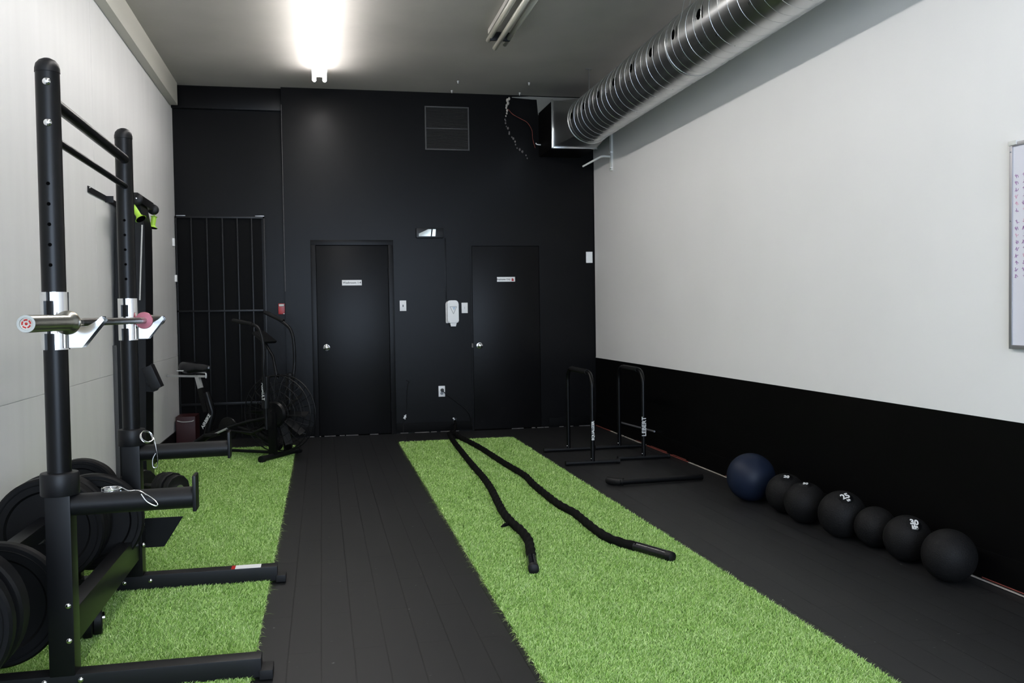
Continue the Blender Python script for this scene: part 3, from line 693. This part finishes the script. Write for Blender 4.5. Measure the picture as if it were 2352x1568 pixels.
# J hooks
for i, py in enumerate((P1, P2)):
    jh = thing('j_hook', (PX, py, 1.19), 'chrome bar hook clamped on the %s upright of the squat rack' % ('near' if i == 0 else 'far'), 'hook', 'chrome bar hooks'); J = Local(jh)
    # wrapped sheet round the tube with two open slots facing the camera
    sh = MB(); n = 40; rin, rout = .0392, .0445; zz = [1.190, 1.215, 1.245, 1.262, 1.270, 1.296, 1.300, 1.330, 1.355, 1.372, 1.385]
    def gap(a, z):     # True where the sheet is cut away; a = degrees round the tube, -90 faces the camera
        d = a+103
        slot = (1.19 <= z < 1.245) or (1.300 <= z < 1.355)
        if 60 < a < 240 and not (-10 < ((a+180) % 360)-180 < 0): pass
        if slot: return -20 < d < 24
        if z >= 1.270 and z < 1.296: return -80 < d < 24
        return -6 < d < 9
    vd = {}
    def W(r_, k, z):
        key = (r_, k % 120, z)
        if key not in vd:
            a = math.radians(3*k); vd[key] = sh.bm.verts.new((PX+r_*math.cos(a), py+r_*math.sin(a), z))
        return vd[key]
    cells = {(k, j) for k in range(120) for j in range(len(zz)-1)
             if not gap(((3*k+1.5+180) % 360)-180, (zz[j]+zz[j+1])/2)}
    for (k, j) in cells:
        za, zb = zz[j], zz[j+1]
        sh.bm.faces.new((W(rout, k, za), W(rout, k+1, za), W(rout, k+1, zb), W(rout, k, zb)))
        sh.bm.faces.new((W(rin, k, zb), W(rin, k+1, zb), W(rin, k+1, za), W(rin, k, za)))
        if ((k+1) % 120, j) not in cells: sh.bm.faces.new((W(rout, k+1, za), W(rin, k+1, za), W(rin, k+1, zb), W(rout, k+1, zb)))
        if ((k-1) % 120, j) not in cells: sh.bm.faces.new((W(rout, k, zb), W(rin, k, zb), W(rin, k, za), W(rout, k, za)))
        if (k, j+1) not in cells: sh.bm.faces.new((W(rout, k, zb), W(rout, k+1, zb), W(rin, k+1, zb), W(rin, k, zb)))
        if (k, j-1) not in cells: sh.bm.faces.new((W(rin, k, za), W(rin, k+1, za), W(rout, k+1, za), W(rout, k, za)))
    J.add(sh, 'clamp_sleeve', M['chrome'])
    pr = [(-.846, 1.196), (-.796, 1.196), (-.724, 1.288), (-.734, 1.300), (-.748, 1.286), (-.780, 1.2665), (-.846, 1.2665)]
    J.add(MB().prism(pr, 'y', py-.030, py-.026).prism(pr, 'y', py+.026, py+.030).prism([(-.748, 1.286), (-.780, 1.2665), (-.846, 1.2665), (-.846, 1.262), (-.779, 1.262), (-.745, 1.282)], 'y', py-.028, py+.028)
          .prism([(-.746, 1.284), (-.732, 1.301), (-.729, 1.299), (-.743, 1.281)], 'y', py-.028, py+.028), 'cradle', M['chrome'])
    J.add(MB().cyl((PX+.045, py-.033, 1.195), (PX+.045, py-.033, 1.255), .004, 8), 'hinge_pin', M['dark_steel'])

# ------------------------------------------------------------------ barbell
BX, BZ, B0 = -.812, 1.2815, 2.79
c = (BX, B0, BZ); t = thing('barbell', c, 'steel barbell resting on the chrome hooks of the squat rack', 'barbell'); L = Local(t)
L.add(MB().tube([(BX, B0+.42, BZ), (BX, B0+.58, BZ)], .0140, 24).tube([(BX, B0+1.62, BZ), (BX, B0+1.75, BZ)], .0140, 24), 'smooth_shaft', M['steel'])
L.add(MB().cyl((BX, B0+.58, BZ), (BX, B0+1.62, BZ), .0142, 24), 'knurled_shaft', M['dark_steel'])
for e, s_ in ((B0, 1), (B0+2.18, -1)):
    mx = T(BX, e, BZ) @ R('X', -90*s_)
    sl = L.add(MB().lathe([(0, .004), (.017, .004), (.0175, 0), (.0245, 0), (.0255, .003), (.0255, .395), (.031, .402), (.037, .410), (.0385, .418), (.0385, .424)], mx, 40), 'sleeve', M['steel'])
    L.add(MB().lathe([(.0385, .424), (.0395, .427), (.0385, .431), (.0395, .434), (.038, .438), (.014, .439)], mx, 40), 'collar_ring', M['brass'] if s_ == 1 else M['collar_red'], sl, label='%s ring at the sleeve shoulder' % ('brassy' if s_ == 1 else 'pinkish red'))
    L.add(MB().lathe([(0, .0035), (.0165, .0035), (.0165, .0041), (0, .0041)], T(BX, e, BZ) @ R('X', -90*s_), 24), 'end_badge', M['bare_edge'], sl, label='pale end badge')
    if s_ == 1:
        rg = MB()
        for k in range(5):
            a0 = 2*PI*k/5; rg.tube([(BX+.011*math.cos(a0+q), e+.0028, BZ+.011*math.sin(a0+q)) for q in (0, .3, .6, .9)], .0022, 6)
        rg.sphere((BX, e+.003, BZ), .004, 10, 6)
        L.add(rg, 'badge_mark', M['red'], sl, label='red mark on the bar end')

# ------------------------------------------------------------------ spring clips on the spotter arms
def spring(center, axis_rot, tail, label):
    t = thing('spring_clip', center, label, 'clip', 'spring clips on the spotter arms'); L = Local(t)
    pts = []
    for i in range(0, 61):
        a = 2*PI*i/20; p = Vector((.030*math.cos(a), .030*math.sin(a), .0045*i/20)); pts.append(Vector(center)+axis_rot @ p)
    L.add(MB().tube(pts, .0024, 8), 'coil', M['chrome'])
    L.add(MB().tube(smooth_path([pts[-1]]+[Vector(p) for p in tail], 5), .0024, 8), 'handle', M['chrome'])
spring((-.722, P1-.005, .698), R('X', 0), [(-.66, P1-.03, .700), (-.63, P1-.034, .700), (-.585, P1-.045, .675), (-.565, P1-.052, .655), (-.572, P1-.052, .648), (-.60, P1-.050, .665), (-.618, P1-.045, .690)], 'silver spring clip lying on the near spotter arm')
spring((-.815, P2-.050, .735), R('X', 50) @ R('Y', 35), [(-.775, P2-.056, .71), (-.765, P2-.058, .64), (-.766, P2-.060, .60), (-.776, P2-.060, .592), (-.786, P2-.060, .60), (-.785, P2-.060, .635), (-.772, P2-.058, .660)], 'silver spring clip dangling from the far spotter arm')

# ------------------------------------------------------------------ weight plates
def plate_mesh(rad, th, holes=False):
    hub = rad*.22
    mb = MB().lathe([(.026, 0), (hub, 0), (hub+.004, -.002), (hub+.006, .008), (rad*.72, .008), (rad*.76, -.001), (rad-.008, -.002), (rad, .006), (rad, th-.006), (rad-.008, th+.002), (rad*.76, th+.001), (rad*.72, th-.008), (hub+.006, th-.008), (hub+.004, th+.002), (hub, th), (.026, th), (.026, 0)], Matrix.Identity(4), 56)
    return mb
def make_plate(name, rad, th, x, y, z, label, tilt=0, rot=0, grp='weight plates on the squat rack'):
    t = thing(name, (x, y, z), label, 'weight plate', grp)
    o = plate_mesh(rad, th).build('disc', M['plate_rubber'], t)
    ring = MB().lathe([(.0255, -.003), (.040, -.003), (.041, .0), (.041, th), (.040, th+.003), (.0255, th+.003), (.0255, -.003)], Matrix.Identity(4), 32).build('hub_ring', M['steel'], t)
    ring['label'] = 'steel hub ring'
    rim = MB().tube([(rad*.89*math.cos(a), rad*.89*math.sin(a), -.0025) for a in [2*PI*k/56 for k in range(56)]], .0028, 6, closed=True).build('raised_rim', M['plate_rubber'], t)
    t.rotation_euler = (math.radians(-90+tilt), math.radians(0), math.radians(rot))
    return t
make_plate('weight_plate', .225, .075, -1.15, P1-.30, .38, 'thick black bumper plate cut off by the lower left edge of the photo')
make_plate('weight_plate', .225, .045, -1.15, P1-.40, .38, 'front black plate with a steel hub on the near outer peg')
make_plate('weight_plate', .225, .045, -1.15, P1+.15, .28, 'black plate standing just behind the near upright')
make_plate('weight_plate', .225, .070, -1.15, P2-.42, .40, 'black plate nearest the wall in front of the far upright')
make_plate('weight_plate', .225, .060, -1.15, P2-.32, .40, 'black plate squeezed in the middle in front of the far upright')
t = make_plate('weight_plate', .215, .050, -1.02, P2-.22, .385, 'black plate tucked closest to the far upright of the rack', rot=4)
make_plate('weight_plate', .170, .060, -1.15, P2+.12, .45, 'small black plate on the peg behind the far upright', grp='small plates behind the far upright')
make_plate('weight_plate', .150, .045, -1.15, P2+.22, .45, 'smallest black plate on the peg behind the far upright', grp='small plates behind the far upright')
# adjustable dumbbell like block on the turf between the uprights
def dumbbell(x, y, z, rz, label, grey=False, s=1.0):
    t = thing('dumbbell', (x, y, z), label, 'dumbbell', 'dumbbells on the turf', rz)
    r = .075*s
    for sg in (-1, 1):
        hx = MB()
        for k, rr_ in enumerate((.95, 1.0, .88)):
            hx.lathe([(0, 0), (r*rr_-.006, 0), (r*rr_, .005), (r*rr_, .031), (r*rr_-.006, .036), (0, .036)], T(s*(.062+.037*k) if sg == 1 else s*(-(.062+.037*k)-.036), 0, r) @ R('Y', 90) @ Matrix.Diagonal((1, 1, s, 1)), 12, smooth=False)
        hx.build('head', M['rubber'], t)
        MB().cyl((sg*.172*s, 0, r), (sg*.182*s, 0, r), .022*s, 16).build('end_cap', M['chrome'], t)['label'] = 'chrome end cap'
    MB().tube([(q*s, 0, r) for q in (-.066, -.03, 0, .03, .066)], [.013, .0155, .017, .0155, .013], 16).build('handle', M['steel'], t)['label'] = 'steel handle'
    return t
dumbbell(-1.06, 3.88, .012, .25, 'black dumbbell on the turf between the two rack uprights')
dumbbell(-1.15, 4.16, .012, -.1, 'black dumbbell on the turf under the wall side plates')
dumbbell(-1.165, 6.70, .012, -.75, 'large black dumbbell on the turf at the foot of the ski trainer', s=1.5)

# ------------------------------------------------------------------ ski trainer on the left wall
SX = -1.28; SY = 7.15
c = (-1.36, SY, 0); t = thing('ski_trainer', c, 'tall black wall mounted ski trainer with lime green handles', 'ski machine'); L = Local(t)
prof = [(XL+.016, .02), (-1.262, .02), (-1.262, .35), (-1.248, 1.0), (-1.238, 1.45), (-1.232, 1.95), (-1.262, 2.12), (-1.31, 2.17), (-1.41, 2.17), (-1.425, 1.96), (-1.445, 1.45), (XL+.016, 1.05)]
L.add(MB().prism(prof, 'y', SY-.15, SY+.15), 'column', M['powder'])
L.add(MB().box(XL+.001, XL+.03, SY-.165, SY-.15, .10, 1.10, .003), 'side_rail', M['dust'], label='thin grey side rail')
L.add(MB().box(SX-.03, SX+.035, SY-.30, SY+.33, 2.115, 2.175, .006), 'cross_bar', M['powder'])
for yy in (SY-.30, SY+.33):
    L.add(MB().lathe([(0, -.024), (.030, -.024), (.040, -.016), (.040, .016), (.030, .024), (0, .024)], T(SX+.03, yy, 2.125) @ R('X', 90), 28), 'pulley', M['powder_soft'])
    L.add(MB().lathe([(0, 0), (.006, 0), (.005, .004), (0, .005)], T(SX+.03, yy-.028, 2.13) @ R('X', 90), 10), 'pulley_bolt', M['chrome'])
def grip(p, q):
    p, q = Vector(p), Vector(q); d = (q-p)
    h = L.add(MB().tube([p, p+d*.04, p+d*.12, p+d*.8, p+d*.95, q], [.012, .026, .019, .0185, .030, .040], 20), 'handle', M['lime'], label='lime green pull handle')
    L.add(MB().tube([q-d*.01, q+d.normalized()*.004], [.034, .034], 20), 'handle_end', M['dark_void'], h)
    L.add(MB().tube([p-d.normalized()*.03, p+d*.02], .005, 8), 'strap', M['lime'], h)
grip((-1.290, SY-.30, 2.095), (-1.222, SY-.34, 1.985))
grip((-1.245, SY+.33, 2.075), (-1.258, SY+.32, 1.985))
L.add(MB().tube([(-1.300, SY-.30, 2.10), (-1.312, SY-.32, 1.99)], .006, 8), 'strap', M['lime'])
L.add(MB().tube([(-1.225, SY-.28, 1.95), (-1.262, SY-.24, 1.42)], .0055, 8), 'pull_cord', M['cord_grey'], label='pale pull cord')
L.add(MB().prism([(-1.262, .76), (-1.262, .83), (-1.195, .795), (-1.175, .805), (-1.165, .785), (-1.18, .765), (-1.21, .755)], 'y', SY-.14, SY-.10), 'monitor_arm', M['powder'])
mon = MB().box(-.035, .035, -.09, .05, -.09, .085, .006).box(-.050, -.03, -.07, .03, -.05, .01, .004)
bmesh.ops.transform(mon.bm, matrix=T(-1.205, SY-.12, .865) @ R('Y', -22), verts=mon.bm.verts)
L.add(mon, 'monitor', M['powder_soft'])
L.add(MB().sphere((-1.178, SY-.15, .79), .006, 10, 6).sphere((-1.20, SY-.15, .795), .007, 10, 6), 'arm_bolt', M['chrome'])
L.add(MB().tube(smooth_path([(-1.245, SY-.15, .93), (-1.225, SY-.16, .945), (-1.205, SY-.16, .96)]), .004, 6), 'cable', M['rubber'])
L.add(MB().sphere((-1.40, SY-.152, .93), .007, 10, 6).sphere((-1.36, SY-.152, .93), .005, 10, 6).sphere((-1.36, SY-.152, .16), .007, 10, 6), 'column_bolt', M['chrome'])
L.add(MB().box(XL+.001, XL+.007, 6.39, 7.9, 2.115, 2.155, .001).box(XL+.004, -1.41, 6.87, 6.877, 2.105, 2.15, .001).box(XL+.004, -1.41, 7.42, 7.427, 2.105, 2.15, .001), 'wall_bracket', M['powder_soft'])
L.add(MB().sphere((XL+.008, 6.42, 2.145), .006, 10, 6), 'bracket_screw', M['chrome'])
L.add(MB().box(XL+.02, -1.22, SY-.14, SY+.14, .009, .05, .01), 'floor_stand', M['powder'])

# ------------------------------------------------------------------ air bike
BA = math.radians(-32); bo = (-.385, 8.48, .010)
bike = thing('air_bike', bo, 'black fan exercise bike in front of the barred gate', 'exercise bike', rz=BA)
FZ = .405; FR = .345
def bp_(mb, name, mt, parent=None, label=None):
    o = mb.build(name, mt, parent or bike)
    if label: o['label'] = label
    return o
cg = MB()
for yy in (-.075, .075):
    for r_ in (FR, FR*.80, FR*.60, FR*.40): cg.tube([(r_*math.cos(a), yy*(1 if r_ < FR else .55), FZ+r_*math.sin(a)) for a in [2*PI*k/48 for k in range(48)]], .0028 if r_ < FR else .006, 6, closed=True)
    for k in range(24):
        a = 2*PI*k/24; cg.tube([(.11*math.cos(a), yy*1.1, FZ+.11*math.sin(a)), (FR*.85*math.cos(a), yy, FZ+FR*.85*math.sin(a)), (FR*math.cos(a), yy*.55, FZ+FR*math.sin(a))], .0022, 5)
bp_(cg, 'fan_cage', M['powder_soft'])
fb = MB()
for k in range(10):
    q = T(0, 0, FZ) @ R('Y', 36*k) @ T(.19, 0, 0) @ R('X', 35)
    fb.box(-.10, .10, -.035, .035, -.0015, .0015, 0, q)
fb.lathe([(0, -.03), (.07, -.03), (.07, .03), (0, .03)], T(0, 0, FZ) @ R('X', 90), 24)
bp_(fb, 'fan_wheel', M['rubber'])
bp_(MB().lathe([(0, 0), (.115, 0), (.12, .01), (.105, .03), (.05, .04), (0, .04)], T(0, -.078, FZ) @ R('X', 90), 36), 'hub_cover', M['powder'])
# frame
bp_(MB().tube([(0, 0, .10), (-.25, 0, .22), (-.52, 0, .26), (-.80, 0, .18), (-.98, 0, .07)], .032, 16).tube([(-.80, 0, .18), (-.74, 0, .40), (-.80, 0, .58)], .034, 16), 'frame', M['powder'])
for yy in (-.115, .115):
    bp_(MB().box(-.040, .040, yy-.012, yy+.012, .05, FZ+.02, .004), 'fork', M['powder'])
    bp_(MB().tube([(-.03, yy, FZ-.02), (-.28, yy, .335), (-.52, yy*.6, .27)], .012, 10), 'stay', M['powder_soft'])
for xx, w_ in ((.0, .27), (-.98, .25)):
    f_ = bp_(MB().cyl((xx, -w_, .035), (xx, w_, .035), .025, 18), 'foot_tube', M['powder_soft'])
    for s_ in (-1, 1): bp_(MB().cyl((xx, s_*(w_-.01), .032), (xx, s_*(w_+.03), .032), .031, 18), 'foot_cap', M['rubber'], f_)
bp_(MB().tube([(-.05, 0, .05), (-.95, 0, .05)], .014, 10), 'lower_rail', M['powder_soft'])
# seat
bp_(MB().box(-.026, .026, -.022, .022, 0, .23, .004, T(-.80, 0, .40) @ R('Y', -16)), 'seat_tube', M['powder'])
bp_(MB().box(-.020, .020, -.018, .018, 0, .14, .003, T(-.861, 0, .605) @ R('Y', -16)), 'seat_post', M['silver'], label='silver seat post')
sb = MB().box(-1.24, -.80, -.018, .018, .722, .742, .003)
bp_(sb, 'seat_slider', M['silver'], label='silver seat slider')
bp_(MB().tube(smooth_path([(-.945, .0, .765), (-.86, 0, .768), (-.806, 0, .762), (-.798, 0, .745), (-.80, 0, .715)], 4), .008, 10), 'seat_rail', M['silver'])
st = MB(); prof_ = [(-1.06, .0, .03), (-1.05, .075, .045), (-1.00, .110, .055), (-.94, .105, .055), (-.88, .060, .045), (-.81, .030, .036), (-.77, .020, .028), (-.755, .0, .02)]
rings = []
for xx, hw, hh in prof_:
    hw = max(hw, .004); rings.append([st.bm.verts.new((xx, hw*math.cos(a),   .805+hh*1.15*math.sin(a)*(1 if math.sin(a) > 0 else .8)+(.012 if xx < -1 else 0))) for a in [2*PI*k/20 for k in range(20)]])
for A_, B_ in zip(rings, rings[1:]):
    for k in range(20): st.bm.faces.new((A_[k], A_[(k+1) % 20], B_[(k+1) % 20], B_[k]))
st.bm.faces.new(rings[0][::-1]); st.bm.faces.new(rings[-1])
seat = bp_(st, 'seat', M['sleeve'])
bp_(MB().box(-1.04, -.97, -.113, -.100, .785, .792, .001), 'seat_stripe', M['white_plastic'], seat)
# arms and handles
for s_ in (-1, 1):
    yy = s_*.235
    arm = bp_(MB().tube(smooth_path([(-.02, yy*.75, .28), (-.015, yy*.8, .50), (.005, yy, .80), (.01, yy, .98), (-.01, yy, 1.12), (-.07, yy, 1.20), (-.25, yy, 1.305 if s_ > 0 else 1.235), (-.31, yy, 1.315 if s_ > 0 else 1.25)], 5), .015, 12), 'arm_lever', M['powder_soft'])
    bp_(MB().cyl((-.10, yy, 1.235 if s_ > 0 else 1.215), (-.30, yy, 1.318 if s_ > 0 else 1.25), .018, 14), 'grip', M['rubber'], arm)
    bp_(MB().lathe([(.026, 0), (.034, .0), (.034, .28), (.026, .285)], T(-.02, yy*.78, .47) @ R('Y', 2), 20), 'arm_guard', M['powder_soft'], arm)
    if s_ < 0: text('ASSAULT', .038, T(-.02, yy*.78-.0355, .62) @ R('Y', 90) @ R('X', 90), M['white_print'], arm, bold=.0006)
    bp_(MB().tube([(-.02, yy*.9, .30), (-.20, yy*.6, .24), (-.50, yy*.45, .25)], .011, 10), 'linkage', M['powder_soft'], arm)
# monitor
bp_(MB().tube([(-.02, 0, .72), (-.06, 0, .92), (-.14, 0, 1.04)], .014, 10).tube([(0, 0, FZ+FR), (-.02, 0, .74)], .016, 10), 'monitor_post', M['powder'])
bp_(MB().box(-.10, .06, -.09, .09, -.012, .012, .004, T(-.13, 0, 1.08) @ R('Y', 35)), 'monitor', M['powder_soft'])
# cranks and pedals
for s_ in (-1, 1):
    cx_, cz_ = -.52+s_*.12, .26+s_*.05
    ck = bp_(MB().tube([(-.52, s_*.05, .26), (-.52, s_*.085, .26), (cx_, s_*.095, cz_), (cx_, s_*.16, cz_)], .010, 10), 'crank', M['silver'] if s_ < 0 else M['powder_soft'])
    bp_(MB().box(cx_-.045, cx_+.045, s_*.16-.045, s_*.16+.045, cz_-.012, cz_+.012, .003), 'pedal', M['rubber'], ck)
bp_(MB().lathe([(0, -.01), (.10, -.01), (.105, 0), (.10, .01), (0, .01)], T(-.52, -.06, .26) @ R('X', 90), 32), 'chain_guard', M['powder'])
text('AIRBIKE', .045, T(-.785, -.036, .315) @ R('Y', -55) @ R('X', 90), M['white_print'], bike, bold=.001)
# dark red storage box behind the bike
c = (-1.36, 9.80, 0); t = thing('storage_box', c, 'dark red box standing low in the back left corner', 'box'); L = Local(t)
L.add(MB().box(-1.447, -1.26, 9.60, 9.93, .005, .30, .01), 'box_body', M['dark_red'])
L.add(MB().tube(smooth_path([(-1.43, 9.58, .262), (-1.38, 9.575, .250), (-1.30, 9.575, .252), (-1.27, 9.58, .262)]), .005, 8), 'handle', M['silver'])

# ------------------------------------------------------------------ parallel dip bars
def dip_bar(x, y0, y1, s, label):
    t = thing('dip_bar', (x, (y0+y1)/2, 0), label, 'dip bar', 'dip bars by the right wall'); L = Local(t)
    z = .775; r_ = .115; path = [(x, y0, .03)]
    path += [(x, y0, z-r_)]+[(x, y0+r_-r_*math.cos(q), z-r_+r_*math.sin(q)) for q in [PI/2*k/8 for k in range(1, 9)]]
    path += [(x, y1-r_+r_*math.sin(q), z-r_+r_*math.cos(q)) for q in [PI/2*k/8 for k in range(0, 9)]]+[(x, y1, .03)]
    L.add(MB().tube(path, .0185, 20), 'u_frame', M['powder'])
    L.add(MB().tube([(x, y0+.14, z), (x, y1-.14, z)], .0225, 20), 'foam_grip', M['rubber'])
    for yy in (y0, y1):
        f_ = L.add(MB().cyl((x-.215, yy, .022), (x+.215, yy, .022), .018, 18), 'foot', M['powder_soft'])
        for q in (-.225, .225): L.add(MB().cyl((x+q-.012, yy, .022), (x+q+.012, yy, .022), .021, 14), 'rubber_cap', M['rubber'], f_)
        L.add(MB().sphere((x-.018, yy-.018, .055), .006, 10, 6), 'bolt', M['chrome'], f_)
    text(s, .031 if len(s) > 6 else .052, T(0, y0-.0195-(y0+y1)/2, .29) @ R('Y', -90) @ R('X', 90), M['white_print'], t, bold=.0012)
dip_bar(2.215, 7.38, 8.15, 'EQUALIZER', 'black inverted U dip bar lettered EQUALIZER, nearer the turf')
dip_bar(2.715, 7.51, 8.17, 'LEBERT', 'black inverted U dip bar lettered LEBERT, nearer the right wall')
# low black foam bar on the floor
c = (2.44, 6.50, 0); t = thing('foam_bar', c, 'low black bar lying on the floor between dip bars and blue ball', 'bar'); L = Local(t)
L.add(MB().tube([(2.13, 6.42, .028), (2.80, 6.46, .028)], .022, 16), 'bar_tube', M['powder'])
L.add(MB().tube([(2.075, 6.52, .030), (2.10, 6.46, .030), (2.16, 6.42, .030)], .028, 16), 'end_pad', M['rubber'])
# thin grey tube along the top of the right baseboard
tag(put(MB().tube([(XR-.026, 9.0, .142), (XR-.026, 8.0, .172)], .009, 10).build('grey_line', M['alu']), (XR-.026, 8.5, .15)), 'thin grey metallic line along the right wall behind the dip bars', 'rod')

# ------------------------------------------------------------------ exercise balls
def slam(x, y, r_, label, mark=None, md=None, mt='ball_rubber', rot=0):
    t = thing('exercise_ball', (x, y, 0), label, 'ball', 'exercise balls along the right wall'); L = Local(t)
    L.add(MB().sphere((x, y, r_), r_, 64, 32), 'ball', M[mt])
    if md:
        d = Vector(md).normalized(); q = d.to_track_quat('Z', 'Y').to_matrix().to_4x4()
        cap = MB(); A_ = .32; rows = [[(r_+.0006)*math.sin(A_*k/6), (r_+.0006)*math.cos(A_*k/6)] for k in range(6, -1, -1)]
        cap.lathe([(a, b) for a, b in rows], T(x, y, r_) @ q, 32)
        L.add(cap, 'logo_disc', M['powder'], label='smooth black logo disc')
        if mark:
            for i, (s, sz, oy) in enumerate(mark):
                text(s, sz, T(0, 0, r_) @ q @ R('Z', rot) @ T(0, oy, r_+.0002), M['white_print'], t, bold=.0012, depth=.0016)
    return t
tocam = lambda x, y, z: Vector((0-x, 0-y, CAM_H-z)).normalized()
slam(2.813, 5.68, .161, 'large smooth navy blue exercise ball, farthest in the row', mt='blue_ball')
slam(2.858, 5.291, .124, 'textured black ball right beside the navy blue ball', [('20', .034, 0)], (-.18, -.42, 1), rot=-10)
slam(2.830, 5.005, .123, 'textured black ball, second after the navy blue ball', [('30', .030, 0)], (-.10, -.22, 1), rot=-10)
slam(2.848, 4.635, .131, 'large textured black ball marked 25 on its top', [('25', .050, .006), ('LB', .018, -.026)], (-.16, -.62, 1), rot=20)
slam(2.902, 4.400, .109, 'unmarked smaller black ball between the ball marked 25 and the logo ball', None, None)
slam(2.892, 4.110, .117, 'textured black ball with a white 30 LB logo facing the camera', [('30', .042, .012), ('LB', .030, -.020), ('/', .060, -.002)], (-.15, -.85, 1), rot=-12)
slam(2.864, 3.758, .123, 'unmarked textured black ball nearest the camera in the row', None, None)
